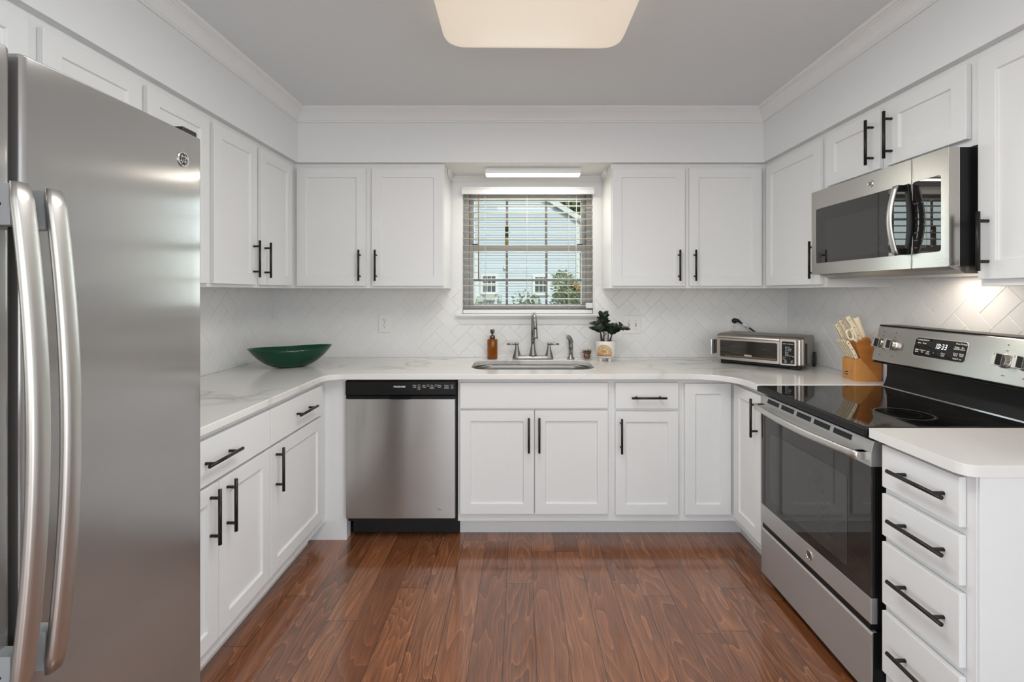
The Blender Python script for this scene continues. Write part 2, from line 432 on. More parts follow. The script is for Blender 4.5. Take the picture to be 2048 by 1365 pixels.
# herringbone tile -------------------------------------------------
def herring(regions, T, th=.007, phase=(0, 0)):
    """regions: (u0,u1,v0,v1) on the wall; T maps (u, v, out) to world"""
    full = bmesh.new(); W, g = .0762, .0006; c = math.cos(PI / 4)
    for (u0, u1, v0, v1) in regions:
        box(full, u0, u1, v0, v1, -.001, .0052, 1, T=T)
        bm = bmesh.new()
        R = int(max(abs(u0), abs(u1), abs(v0), abs(v1)) / W * 1.5) + 4
        for r in range(-R, R):
            for q in range(-R, R):
                k = (q - r) % 4
                if k == 0: a, b, e, f = q, q + 2, r, r + 1
                elif k == 2: a, b, e, f = q, q + 1, r - 1, r + 1
                else: continue
                mx, my = (a + b) / 2 * W, (e + f) / 2 * W
                cx, cy = (mx - my) * c + phase[0], (mx + my) * c + phase[1]
                if not (u0 - .1 < cx < u1 + .1 and v0 - .1 < cy < v1 + .1): continue
                t1, t2 = random.gauss(0, .003), random.gauss(0, .003)
                def P(x, y, z):
                    z += (x - mx) * t1 + (y - my) * t2
                    return ((x - y) * c + phase[0], (x + y) * c + phase[1], z)
                x0, x1, y0, y1 = a * W + g, b * W - g, e * W + g, f * W - g
                vs_ = []
                for ins, z in ((0, .002), (0, th - .0014), (.0007, th - .0004), (.0018, th)):
                    vs_.append([bm.verts.new(P(*p, z)) for p in ((x0 + ins, y0 + ins), (x1 - ins, y0 + ins), (x1 - ins, y1 - ins), (x0 + ins, y1 - ins))])
                for A, Bv in zip(vs_, vs_[1:]):
                    for k in range(4): bm.faces.new([A[k], A[(k + 1) % 4], Bv[(k + 1) % 4], Bv[k]])
                bm.faces.new(vs_[-1])
        for co, no in (((u0, 0, 0), (-1, 0, 0)), ((u1, 0, 0), (1, 0, 0)), ((0, v0, 0), (0, -1, 0)), ((0, v1, 0), (0, 1, 0))):
            bmesh.ops.bisect_plane(bm, geom=bm.verts[:] + bm.edges[:] + bm.faces[:], plane_co=co, plane_no=no, clear_outer=True)
        mp = {v: full.verts.new(T(tuple(v.co))) for v in bm.verts}
        for f in bm.faces: full.faces.new([mp[v] for v in f.verts])
        bm.free()
    return full
struct('backsplash_back', herring([(XL, WX0 - .012, CT, 1.376), (WX0 - .012, WX1 + .012, CT, 1.135), (WX1 + .012, XR, CT, 1.376)],
       lambda q: (q[0], WB - q[2], q[1]), phase=(.8815, 1.14)), [tile, grout])
struct('backsplash_left', herring([(1.30, WB - .007, CT, 1.376)], lambda q: (XL + q[2], q[0], q[1]), phase=(2.8, 1.14)), [tile, grout])
struct('backsplash_right', herring([(1.18, WB - .007, CT, 1.376), (1.54, 2.31, 1.376, 1.46)], lambda q: (XR - q[2], q[0], q[1]), phase=(1.86, 1.16)), [tile, grout])

# window -----------------------------------------------------------
vinyl = M('window_vinyl', (.47, .465, .475), .35); vinyld = M('window_track_grey', (.24, .245, .26), .45)
glass = pane_mat()
bm = bmesh.new()
for x0, x1, z0, z1 in ((WX0, WX0 + .035, WZ0, WZ1), (WX1 - .035, WX1, WZ0, WZ1), (WX0, WX1, WZ1 - .035, WZ1), (WX0, WX1, WZ0, WZ0 + .03)):
    box(bm, x0, x1, WB + .075, WB + .148, z0, z1)
for x0, s in ((WX0 + .035, 1), (WX1 - .035, -1)):
    box(bm, *sorted((x0, x0 + s * .008)), WB + .082, WB + .09, WZ0, WZ1, 1)
win = struct('window_1', bm, [vinyl, vinyld], bev=.002)
Zm = PZ(498, 3.3)                                        # meeting rail height
def sash(name, y0, y1, z0, z1, fr, horiz):
    x0, x1 = WX0 + .036, WX1 - .036
    bm = bmesh.new()
    for b in ((x0, x0 + fr, z0, z1), (x1 - fr, x1, z0, z1), (x0 + fr, x1 - fr, z0, z0 + fr), (x0 + fr, x1 - fr, z1 - .045, z1)):
        box(bm, b[0], b[1], y0, y1, b[2], b[3])
    s = obj(name, bm, vinyl, win, bev=.002)
    obj('pane', B((x0 + fr, x1 - fr, (y0 + y1) / 2 - .002, (y0 + y1) / 2 + .002, z0 + fr, z1 - .045)), glass, s)
    bm = bmesh.new()
    for px in (1013.8, 1092.6):
        X = PX(px, 3.3); box(bm, X - .008, X + .008, (y0 + y1) / 2 - .006, (y0 + y1) / 2 - .0025, z0 + fr, z1 - .045)
    for z in horiz: box(bm, x0 + fr, x1 - fr, (y0 + y1) / 2 - .0062, (y0 + y1) / 2 - .0024, z - .008, z + .008)
    obj('muntin', bm, vinyld, s)
    return s
up = sash('upper_sash', WB + .112, WB + .138, Zm - .02, WZ1 - .03, .03, [PZ(438, 3.3)])
lo = sash('lower_sash', WB + .08, WB + .108, WZ0 + .03, Zm + .025, .032, [PZ(561, 3.3)])
obj('sash_lock', B((WX0 + .06, WX0 + .10, WB + .07, WB + .082, Zm + .022, Zm + .03), (WX1 - .10, WX1 - .06, WB + .07, WB + .082, Zm + .022, Zm + .03)), bplast, win)
X = PX(1013.5, 3.3)
obj('muntin_clip', B((X - .0115, X + .0115, WB + .10, WB + .112, PZ(474, 3.3), PZ(452, 3.3)), (X - .0125, X + .0120, WB + .099, WB + .112, PZ(491, 3.3), PZ(474, 3.3), 1)), [M('dark_olive', (.030, .030, .012), .6, var=.3), M('olive_tape', (.30, .28, .10), .6, var=.15)], win, label='dark olive strip on the left muntin')
# stool and apron
obj('sill', B((-.428, .533, WB - .05, WB + .076, 1.190, 1.2072)), trimp, win, bev=.005, seg=3)
bm = bmesh.new(); prism(bm, [(0, 0), (.022, 0), (.022, -.012), (.015, -.02), (.012, -.05), (.008, -.058), (0, -.06)], -.405, .51, lambda q: (q[2], WB - q[0], 1.19 + q[1]))
obj('apron', bm, trimp, win)

# ================================================================== blind
ivory = M('blind_slat', (.62, .575, .47), .5, var=.03)
cordm = M('blind_cord', (.78, .76, .70), .7)
bl = thing('window_blind', 'white horizontal slat blind lowered over the kitchen window with its slats open', 'blind', (.052, WB + .01, 1.21))
obj('valance', B((PX(923, 3.16), PX(1189, 3.16), WB - .045, WB - .03, PZ(388, 3.155), PZ(373.5, 3.155)),
                 (PX(923, 3.16), PX(923, 3.16) + .012, WB - .03, WB, PZ(388, 3.155), PZ(373.5, 3.155)),
                 (PX(1189, 3.16) - .012, PX(1189, 3.16), WB - .03, WB, PZ(388, 3.155), PZ(373.5, 3.155)),
                 (PX(925, 3.16), PX(1187, 3.16), WB - .05, WB - .045, PZ(378.5, 3.155), PZ(374.5, 3.155))), trimp, bl, bev=.003)
obj('headrail', B((WX0 + .006, WX1 - .006, WB + .004, WB + .052, 2.02, 2.058)), trimp, bl)
bm = bmesh.new(); z = 1.262; bx0, bx1 = WX0 + .003, WX1 - .003
while z < 2.01:
    for k in range(4):
        y0 = WB + .003 + k * .0125; y1 = y0 + .0125
        c = [.0 , .0022, .0028, .0022, 0]
        vsx = [bm.verts.new(p) for p in ((bx0, y0, z + c[k]), (bx1, y0, z + c[k]), (bx1, y1, z + c[k + 1]), (bx0, y1, z + c[k + 1]),
                                         (bx0, y0, z + c[k] - .0018), (bx1, y0, z + c[k] - .0018), (bx1, y1, z + c[k + 1] - .0018), (bx0, y1, z + c[k + 1] - .0018))]
        for f in ((0, 1, 2, 3), (4, 7, 6, 5), (0, 4, 5, 1), (2, 6, 7, 3), (0, 3, 7, 4), (1, 5, 6, 2)): bm.faces.new([vsx[i] for i in f])
    z += .0452
bmesh.ops.remove_doubles(bm, verts=bm.verts, dist=.0001)
obj('slats', bm, ivory, bl)
obj('bottom_rail', B((bx0, bx1, WB + .002, WB + .054, 1.2085, 1.234)), trimp, bl, bev=.003)
for px in (970, 1054, 1138):
    bm = bmesh.new(); X = PX(px, 3.2)
    for y in (WB + .001, WB + .0545): cyl(bm, (X, y, 1.235), (X, y, 2.02), .0011, 6)
    obj('ladder_cord', bm, cordm, bl)
bm = bmesh.new(); X = PX(957, 3.19); cyl(bm, (X, WB - .008, PZ(563, 3.19)), (X, WB - .004, PZ(390, 3.19)), .0042, 8)
obj('tilt_wand', bm, M('wand_brown', (.36, .26, .17), .4), bl, label='thin tilt wand')
bm = bmesh.new(); X = PX(1153, 3.19)
for d in (-.004, .004): cyl(bm, (X + d, WB - .008, PZ(566, 3.19)), (X + d * .4, WB - .004, PZ(390, 3.19)), .0012, 6)
pc = obj('pull_cord', bm, cordm, bl)
goldw = wood_mat('tassel_wood', (.35, .17, .04), (.55, .30, .08))
for d, z in ((-.008, 566), (.008, 572)):
    bm = bmesh.new(); lathe(bm, [(.002, 0), (.006, -.004), (.0095, -.014), (.011, -.024), (.008, -.03), (0, -.031)], (X + d, WB - .012, PZ(z, 3.19)), 14)
    obj('tassel', bm, goldw, pc, label='small wooden tassel')
obj('hold_down_bracket', B((WX1 - .05, WX1 - .002, WB - .014, WB + .001, PZ(617, 3.19), PZ(606, 3.19))), wplast, bl, bev=.004)

# ================================================================== wall cabinets
bk, lf, rt = Face('back', YU), Face('left', XLU), Face('right', XRU)
UB, DB, DT = 1.376, 1.391, 2.104
hz = 1.513
cabinet('wall_cabinet', 'white two-door wall cabinet left of the window', bk, XLU, -.46, UB, ZS, WB - YU,
        [('door', -1.350, -.933, DB, DT, (-.966, hz, True)), ('door', -.897, -.465, DB, DT, (-.868, hz, True))])
cabinet('wall_cabinet', 'white two-door wall cabinet right of the window', bk, .554, XRU, UB, ZS, WB - YU,
        [('door', .559, .997, DB, DT, (.958, hz, True)), ('door', 1.024, 1.462, DB, DT, (1.053, hz, True))])
cabinet('wall_cabinet', 'white two-door wall cabinet on the left wall, nearest the back corner', lf, 2.072, WB - .004, UB, ZS, XLU - XL,
        [('door', 2.095, 2.439, DB, DT, (2.405, hz + .008, True)), ('door', 2.4765, 2.814, DB, DT, (2.511, hz + .008, True))])
cabinet('wall_cabinet', 'white left-wall cabinet whose upper door halves show above the tall fridge', lf, 1.325, 2.072, UB, ZS, XLU - XL,
        [('door', 1.344, 1.692, DB, DT, (1.66, hz, True)), ('door', 1.7226, 2.067, DB, DT, (1.755, hz, True))])
cabinet('wall_cabinet', 'white cabinet at the photo\'s top left edge, directly above the fridge', lf, .40, 1.325, 1.83, ZS, XLU - XL,
        [('door', .42, .845, 1.85, DT, None), ('door', .88, 1.306, 1.85, DT, None)])
cabinet('wall_cabinet', 'white one-door corner wall cabinet left of the microwave', rt, 2.31, WB - .004, UB, ZS, XR - XRU,
        [('door', 2.335, 2.85, DB, DT, (2.37, hz + .0, True))])
cabinet('wall_cabinet', 'short white two-door cabinet mounted over the microwave', rt, 1.54, 2.31, 1.835, ZS, XR - XRU,
        [('door', 1.951, 2.287, 1.8595, 2.108, (1.985, 1.977, True)), ('door', 1.571, 1.911, 1.8595, 2.108, (1.885, 1.977, True))])
cabinet('wall_cabinet', 'tall white wall cabinet at the photo\'s right edge beside the microwave', rt, 1.14, 1.54, 1.372, ZS, XR - XRU,
        [('door', 1.16, 1.531, 1.394, DT, (1.497, 1.513, True))])

# ================================================================== base cabinets
bb, lb, rb = Face('back', YB), Face('left', XLB), Face('right', XRB)
CB = .884
cabinet('base_cabinet', 'white sink base cabinet with two doors under a blank false drawer front', bb, -.338, .498, .105, CB, WB - YB,
        [('front', -.3245, .476, .7246, .8626, None), ('door', -.3245, .0757, .151, .711, (.0475, .585, True)), ('door', .081, .476, .151, .711, (.1035, .585, True))], toe=.085, hollow=True)
cabinet('base_cabinet', 'white narrow base cabinet with one drawer over one door, right of the sink doors', bb, .498, .878, .105, CB, WB - YB,
        [('drawer', .5165, .857, .722, .8626, (.692, .785, False)), ('door', .5165, .857, .147, .706, (.545, .580, True))], toe=.085)
t = cabinet('corner_base_cabinet', 'white corner base cabinet with two full-height doors meeting at right angles beside the range', bb, .878, XR - .004, .105, CB, WB - YB,
        [('door', .8924, 1.143, .147, .858, None)], toe=.085)
bm = bmesh.new(); fbox(bm, rb, 2.25, YB, .105, CB, -(XR - XRB) + .004, -.0005); obj('carcass', bm, paint, t, bev=.0015)
bm = bmesh.new(); fbox(bm, rb, 2.25, YB + .085, 0, .105, -(XR - XRB) + .004, -.075); obj('toe_kick', bm, paint, t)
o = obj('door', shaker(rb, 2.262, 2.545, .147, .858), paint, t, bev=.0018)
obj('handle', bar_handle(rb, 2.292, .745, True), black_h, o, label='black metal bar handle')
cabinet('base_cabinet', 'white left-run base cabinet with one drawer over one door, next to the back corner', lb, 1.987, 2.55, .10, CB, XLB - XL,
        [('drawer', 1.990, 2.508, .708, .860, (2.285, .783, False)), ('door', 1.990, 2.508, .155, .697, (2.032, .594, True))], toe=.075)
cabinet('base_cabinet', 'white left-run base cabinet with a wide drawer over two doors, beside the fridge', lb, 1.38, 1.987, .10, CB, XLB - XL,
        [('drawer', 1.385, 1.984, .708, .860, (1.64, .783, False)), ('door', 1.649, 1.984, .155, .697, (1.692, .594, True)), ('door', 1.385, 1.645, .155, .697, (1.601, .594, True))], toe=.075)
fl = obj('filler_panel', B((-1.6, -.945, YB + .003, YB + .06, 0, CB), (-1.063, -1.0625, 2.55, YB + .003, .10, CB)), paint, bev=.001)
tag(fl, 'white filler panel reaching the floor between left cabinets and dishwasher', 'panel')
ds = [(.738, .8696), (.586, .717), (.3716, .565), (.155, .347)]
t = cabinet('drawer_base_cabinet', 'white end cabinet with four stacked drawers right of the range', rb, 1.212, 1.512, .10, CB, XR - XRB,
        [('drawer', 1.238, 1.503, a, b, (1.348, (a + b) / 2 + .005, False)) for a, b in ds], toe=.075)
obj('end_panel', B((XRB + .003, XR - .004, 1.206, 1.212, 0, CB)), paint, t, bev=.001)

# ================================================================== countertop
def arc(cx, cy, r, a0, a1, n=10): return [(cx + r * math.cos(math.radians(a0 + (a1 - a0) * k / n)), cy + r * math.sin(math.radians(a0 + (a1 - a0) * k / n))) for k in range(n + 1)]
XCL, YCF, XCR = -1.03, 2.537, 1.125
outer = [(XL + .008, WB - .008), (XL + .008, 1.375), (XCL, 1.375)]
outer += arc(XCL + .09, YCF - .09, .09, 180, 90, 8)
outer += arc(XCR - .20, YCF - .20, .20, 90, 0, 12)
outer += [(XCR, 2.252), (XR - .008, 2.252), (XR - .008, WB - .008)]
hole = rrect(-.285, .435, 2.69, 3.065, .11, 8)
ct = obj('countertop', plate(outer, [hole], CB, CT), quartz, bev=.004, seg=3)
tag(ct, 'white veined quartz countertop running in a U around the sink', 'countertop')
ce = [(XCR, 1.532), (XR - .008, 1.532), (XR - .008, 1.198)] + arc(XCR + .035, 1.198 + .035, .035, 270, 180, 6)
ce = obj('countertop', plate(ce, [], CB, CT), quartz, bev=.004, seg=3)
tag(ce, 'short piece of veined quartz countertop right of the range over four drawers', 'countertop')
# sink
sk = bmesh.new(); rings = []
for ins, z in ((-.012, CB - .001), (.004, CB - .001), (.008, CB - .02), (.014, CB - .17), (.05, CB - .195), (.16, CB - .2)):
    pts = rrect(-.285 + ins, .435 - ins, 2.69 + ins, 3.065 - ins, max(.02, .11 - ins * .5), 8)
    rings.append([sk.verts.new((x, y, z)) for x, y in pts])
for a, b in zip(rings, rings[1:]):
    for k in range(len(a)): f = sk.faces.new([a[k], a[(k + 1) % len(a)], b[(k + 1) % len(a)], b[k]]); f.smooth = True
sk.faces.new(rings[-1])
s = thing('sink', 'wide stainless undermount sink set in the countertop below the window', 'sink', (.075, 2.88, .684))
obj('bowl', sk, st_sink, s)
bm = bmesh.new(); lathe(bm, [(.045, .001), (.045, .004), (.038, .005), (.03, .002), (0, .002)], (.075, 2.88, .684), 24); obj('drain', bm, nickel, s)

# ================================================================== badges
def badge(parent, T, r, dark=True):
    bm = bmesh.new()
    def ringp(rr, z, n=36): return [bm.verts.new(T((rr * math.cos(2 * PI * k / n), rr * math.sin(2 * PI * k / n), z))) for k in range(n)]
    R = [ringp(r, 0), ringp(r, .002), ringp(r * .93, .003), ringp(r * .8, .003), ringp(r * .76, .0018)]
    for a, b in zip(R, R[1:]):
        for k in range(36): bm.faces.new([a[k], a[(k + 1) % 36], b[(k + 1) % 36], b[k]])
    bm.faces.new(R[-1]).material_index = 1 if dark else 0
    def loop(cx, cy, rr, a0, a1):
        tube(bm, [T((cx + rr * math.cos(math.radians(a0 + (a1 - a0) * k / 14)), cy + rr * math.sin(math.radians(a0 + (a1 - a0) * k / 14)), .0024)) for k in range(15)], r * .045, 6, 2)
    for q in range(4): loop(r * .5 * math.cos(PI / 4 + q * PI / 2), r * .5 * math.sin(PI / 4 + q * PI / 2), r * .17, 90 * q + 225 - 150, 90 * q + 225 + 150)
    text(bm, 'GE', lambda p: T((p[0] + p[1] * .25, p[1], p[2] + .0024)), r * .85, mi=2 if dark else 1)
    obj('badge', bm, [chrome, bmatte, chrome] if dark else [chrome, dgrey, dgrey], parent, label='round metal monogram badge')

# ================================================================== refrigerator
XF = -.90
fr = thing('refrigerator', 'tall stainless side-by-side refrigerator with two long bowed handles on the left', 'refrigerator', (-1.27, .88, 0))
obj('case', B((-1.65, XF - .075, .42, 1.345, .03, 1.765)), M('fridge_case_grey', (.16, .16, .165), .45), fr, bev=.004)
obj('base_grille', B((XF - .075, XF - .04, .43, 1.34, .02, .09)), bmatte, fr, bev=.003)
def fdoor(name, y0, y1):
    bm = bmesh.new(); n = 14; x0 = XF - .066
    # gently crowned door front, rounded vertical edges
    prof = [(x0, y0), (x0, y1)]
    front = []
    for k in range(n + 1):
        t_ = k / n; y = y0 + .012 + (y1 - y0 - .024) * t_
        front.append((XF - .004 * (2 * t_ - 1) ** 2, y))
    r_edge = [(XF - .0115, y1 - .0008), (XF - .0085, y1 - .0035), (XF - .0058, y1 - .0075)]
    l_edge = [(XF - .0058, y0 + .0075), (XF - .0085, y0 + .0035), (XF - .0115, y0 + .0008)]
    poly = prof + r_edge + front[::-1] + l_edge
    prism(bm, poly, .10, 1.786, lambda q: q)
    return obj(name, bm, st_v, fr, bev=.003, ang=50)
def fhandle(door, yc, dx=0):
    zs = [.652 + (1.542 - .652) * k / 28 for k in range(29)]
    bm = bmesh.new()
    n = 16; rings = []
    for i, z in enumerate(zs):
        t_ = i / 28; bow = math.sin(PI * t_) ** .9
        x = XF + .034 + .032 * bow
        e = 1 if 0 < i < 28 else .80
        rings.append([bm.verts.new((x + .0105 * e * abs(math.sin(a)) ** .7 * (1 if math.sin(a) > 0 else -.8), yc + .0185 * e * (abs(math.cos(a)) ** .8) * (1 if math.cos(a) > 0 else -1), z)) for a in [2 * PI * k / n for k in range(n)]])
    for a, b in zip(rings, rings[1:]):
        for k in range(n): f = bm.faces.new([a[k], a[(k + 1) % n], b[(k + 1) % n], b[k]]); f.smooth = True
    bm.faces.new(rings[0]); bm.faces.new(rings[-1])
    obj('handle', bm, st_han, door, label='long bowed satin steel handle')
    for z in (1.503, .694):
        bm = B((XF - .004, XF + .031, yc - .013, yc + .013, z - .036, z + .036))
        for s in (-1,): cyl(bm, (XF + .013, yc - .0135, z), (XF + .013, yc - .0122, z), .0035, 10, 1)
        obj('handle_bracket', bm, [lgrey, bmatte], door, bev=.003)
d = fdoor('freezer_door', .42, .8465); fhandle(d, .822)
d = fdoor('fresh_food_door', .8593, 1.353); fhandle(d, .882)
badge(d, lambda q: (XF - .0012 + q[2], 1.270 + q[0], 1.708 + q[1]), .0205)
obj('hinge_cover', B((XF - .055, XF - .012, 1.285, 1.342, 1.787, 1.803)), bmatte, fr, bev=.004)
obj('hinge_cover', B((XF - .055, XF - .012, .43, .487, 1.787, 1.803)), bmatte, fr, bev=.004)

# ================================================================== dishwasher
dx0, dx1, yd = -.938, -.345, 2.556
dw = thing('dishwasher', 'stainless dishwasher with black control strip, left of the sink cabinet', 'dishwasher', (-.64, 2.85, 0))
obj('tub', B((-.94, -.343, 2.60, 3.17, .10, .882)), bmatte, dw)
obj('door', B((dx0, dx1 - .004, yd, 2.60, .132, .777)), st_dw, dw, bev=.004)
bm = bmesh.new()
prism(bm, [(2.60, .778), (2.60, .874), (yd + .003, .874), (yd, .868), (yd, .800), (yd + .010, .790), (yd + .004, .778)], dx0 - .002, dx1 - .002, lambda q: (q[2], q[0], q[1]))
cp = obj('control_panel', bm, bplast, dw, bev=.002)
bm = bmesh.new(); fc = Face('back', yd - .0003)
def tf(x, z): return lambda q: (x + q[0], yd - .0003 - q[2], z + q[1])
text(bm, 'FRIGIDAIRE', tf(PX(799, yd), PZ(774, yd)), .0125, bold=.0003)
for px, py, s in ((829, 771.5, 'Wash'), (829, 774.8, 'Cycle'), (848, 771.5, 'Heat'), (848, 774.8, 'Temp'), (864, 771.5, 'Dry'), (864, 774.8, 'Option'), (879, 771.5, 'Delay'), (879, 774.8, 'Start'), (893, 772, 'START'), (893, 775, 'Cancel')):
    text(bm, s, tf(PX(px, yd), PZ(py, yd)), .0082)
for px, py in ((838, 770.5), (838, 773), (838, 775.5), (838, 777.6), (837.5, 779.8), (856, 770.5), (856, 773), (872, 770.5), (872, 772.6), (904, 770.5), (904, 772.8), (904, 775.2), (904, 777.5)):
    text(bm, 'normal', tf(PX(px, yd), PZ(py, yd)), .0052)
for px in (864, 893): box(bm, PX(px - 5, yd), PX(px + 5, yd), yd - .0005, yd - .0001, PZ(777.8, yd), PZ(777.4, yd))
obj('lettering', bm, printw, cp)
bm = bmesh.new(); prism(bm, [(2.545, .786), (2.548, .779), (2.556, .779), (2.556, .789)], PX(780, yd), PX(822, yd), lambda q: (q[2], q[0], q[1])); obj('latch_lip', bm, bplast, cp, bev=.001)
bm = bmesh.new(); lathe(bm, [(.010, 0), (.010, .0012), (.007, .002), (0, .002)], (PX(879, yd), yd, PZ(1018, yd)), 20, axis=(0, -1, 0)); obj('sticker', bm, lgrey, dw)
bm = B((dx0 + .008, dx1 + .002, 2.652, 2.67, .012, .118))
for x in (dx0 + .03, dx1 - .03): lathe(bm, [(.006, 0), (.005, .003), (0, .004)], (x, 2.652, .08), 10, 1, axis=(0, -1, 0))
obj('toe_panel', bm, [bmatte, dgrey], dw)
obj('mounting_strip', B((dx0 + .005, dx1 + .0, 2.575, 2.60, .8755, .8835)), dgrey, dw)

# ================================================================== range
RY0, RY1, RX = 1.537, 2.244, 1.14
rg = thing('range', 'freestanding stainless electric range with black glass cooktop', 'range', (1.45, 1.89, 0))
obj('body', B((RX + .045, 1.80, RY0 + .006, RY1 - .006, .03, .895), (RX + .0, RX + .045, RY0 + .010, RY1 - .010, .25, .272), (RX + .03, RX + .045, RY0 + .02, RY1 - .02, .872, .895)), bplast, rg, bev=.003)
bm = B((1.118, 1.72, RY0, RY1, .884, .9115))
obj('cooktop_rim', bm, bplast, rg, bev=.006, seg=3)
obj('cooktop', B((1.128, 1.705, RY0 + .012, RY1 - .012, .905, .9135)), bglass, rg, bev=.0015)
ringm = M('burner_print', (.065, .065, .066), .25)
def burner(x, y, radii):
    bm = bmesh.new()
    for r, wd in radii:
        A = [[bm.verts.new((x + rr * math.cos(2 * PI * k / 48), y + rr * math.sin(2 * PI * k / 48), .9138)) for k in range(48)] for rr in (r - wd, r)]
        for k in range(48): bm.faces.new([A[0][k], A[0][(k + 1) % 48], A[1][(k + 1) % 48], A[1][k]])
    obj('burner_ring', bm, ringm, rg)
burner(1.385, 1.715, [(.094, .001), (.090, .006), (.052, .001)])
burner(1.575, 1.705, [(.080, .001)]); burner(1.26, 2.07, [(.085, .001)]); burner(1.53, 2.06, [(.075, .001)])
obj('rear_trim', B((1.698, 1.703, RY0 + .004, RY1 - .004, .9115, .9165)), chrome, rg)
# oven door
bm = B((RX + .0088, RX + .043, RY0 + .004, RY1 - .004, .274, .866))
od = obj('oven_door', bm, bplast, rg, bev=.004)
obj('door_band', B((RX - .002, RX + .02, RY0 + .003, RY1 - .003, .274, .358)), st_h, od, bev=.0015)
bm = bmesh.new(); prism(bm, [(RX - .002, .785), (RX - .002, .830), (RX + .008, .868), (RX + .042, .868), (RX + .042, .785)], RY0 + .003, RY1 - .003, lambda q: (q[0], q[2], q[1]))
vb = obj('vent_band', bm, st_h, od, bev=.001)
for k in range(5):
    y = RY0 + .10 + k * .115
    bm = bmesh.new(); dx, dz = .010, .038; L_ = math.hypot(dx, dz)
    for a, b, o_ in ((.30, .78, .0006),):
        P = [(RX - .002 + dx * a - dz / L_ * o_, .830 + dz * a + dx / L_ * o_), (RX - .002 + dx * b - dz / L_ * o_, .830 + dz * b + dx / L_ * o_)]
        v = [bm.verts.new((P[0][0], y, P[0][1])), bm.verts.new((P[0][0], y + .095, P[0][1])), bm.verts.new((P[1][0], y + .095, P[1][1])), bm.verts.new((P[1][0], y, P[1][1]))]
        f = bm.faces.new(v)
        ex = bmesh.ops.extrude_face_region(bm, geom=[f])
        for g in ex['geom']:
            if isinstance(g, bmesh.types.BMVert): g.co += Vector((.0006, 0, -.0006))
    obj('vent_slot', bm, bmatte, od)
obj('glass', B((RX - .0015, RX + .01, RY0 + .004, RY1 - .004, .358, .785)), oglass, od, bev=.001)
obj('inner_window', B((RX - .0019, RX - .0005, RY0 + .117, RY1 - .077, .402, .713)), M('oven_inner_window', (.045, .043, .040), .006, spec=.9, var=.1), od)
bm = bmesh.new()
poly = rrect(RY0 + .115, RY1 - .075, .40, .715, .02, 4); pin = rrect(RY0 + .117, RY1 - .077, .402, .713, .018, 4)
A = [bm.verts.new((RX - .0021, *p)) for p in poly]; Bv = [bm.verts.new((RX - .0021, *p)) for p in pin]
for k in range(len(A)): bm.faces.new([A[k], A[(k + 1) % len(A)], Bv[(k + 1) % len(A)], Bv[k]])
obj('window_outline', bm, M('window_edge', (.06, .06, .06), .2), od)
# handle: flat bowed bar with end caps
bm = bmesh.new(); n = 24; rings = []
for i in range(n + 1):
    t_ = i / n; y = RY0 + .012 + (RY1 - RY0 - .024) * t_
    x = RX - .034 - .026 * math.sin(PI * t_)
    z = .855 - .006 * 0
    rings.append([bm.verts.new((x + .0085 * math.cos(a), y, z + .0145 * math.sin(a))) for a in [2 * PI * k / 14 for k in range(14)]])
for a, b in zip(rings, rings[1:]):
    for k in range(14): f = bm.faces.new([a[k], a[(k + 1) % 14], b[(k + 1) % 14], b[k]]); f.smooth = True
bm.faces.new(rings[0]); bm.faces.new(rings[-1])
for v in bm.verts: v.co.z -= .038
for y in (RY0 + .016, RY1 - .04): box(bm, RX - .040, RX + .002, y, y + .024, .804, .830)
obj('handle', bm, st_han, od, label='bowed stainless bar handle')
badge(od, lambda q: (RX - .002 - q[2], 1.868 - q[0], .318 + q[1]), .019, dark=False)
sdw = obj('storage_drawer', B((RX + .003, RX + .044, RY0 + .004, RY1 - .004, .035, .247)), bplast, rg, bev=.002)
bm = bmesh.new(); prism(bm, [(RX + .004, .035), (RX - .001, .037), (RX - .001, .240), (RX + .004, .247), (RX + .018, .249), (RX + .018, .2475), (RX + .006, .2455)], RY0 + .003, RY1 - .003, lambda q: (q[0], q[2], q[1]))
obj('drawer_face', bm, st_h, sdw, bev=.001)
for y in (RY0 + .05, RY1 - .05): obj('foot', B((RX + .06, RX + .09, y - .015, y + .015, 0, .03)), bplast, rg)
# backguard and control panel
bm = bmesh.new()
prism(bm, [(1.703, .9115), (1.715, .935), (1.722, .96), (1.724, 1.04), (1.80, 1.04), (1.80, .90), (1.703, .90)], RY0 + .012, RY1 - .012, lambda q: (q[0], q[2], q[1]))
obj('backguard', bm, bplast, rg, bev=.002)
nb, nt_ = (1.660, 1.037), (1.697, 1.192)
bm = bmesh.new(); prism(bm, [nb, nt_, (1.705, 1.196), (1.78, 1.190), (1.79, 1.03), (1.672, 1.027)], RY0, RY1, lambda q: (q[0], q[2], q[1]), 0)
cpn = obj('control_panel', bm, st_hy, rg, bev=.003)
obj('panel_trim', B((1.700, 1.785, RY0 - .001, RY1 + .001, 1.1945, 1.1995), (1.664, 1.74, RY0 - .001, RY1 + .001, 1.0235, 1.0285)), bplast, cpn, bev=.002)
ps = Vector((nt_[0] - nb[0], 0, nt_[1] - nb[1])); PH = ps.length; ps.normalize(); pn = Vector((-ps.z, 0, ps.x))
def PT(y, s):     # point on the sloped panel: (right = -Y as seen from the room, up, out)
    o_ = Vector((nb[0], y, nb[1])) + ps * s
    return lambda q: tuple(o_ + Vector((0, -1, 0)) * q[0] + ps * q[1] + pn * q[2])
T0 = PT(0, 0)
bm = bmesh.new(); pl = rrect(-2.022, -1.787, .050, .127, .012, 5)
prism(bm, pl, .0002, .0016, lambda q: T0((q[0], q[1], q[2])))
dp = obj('display', bm, bglass, cpn)
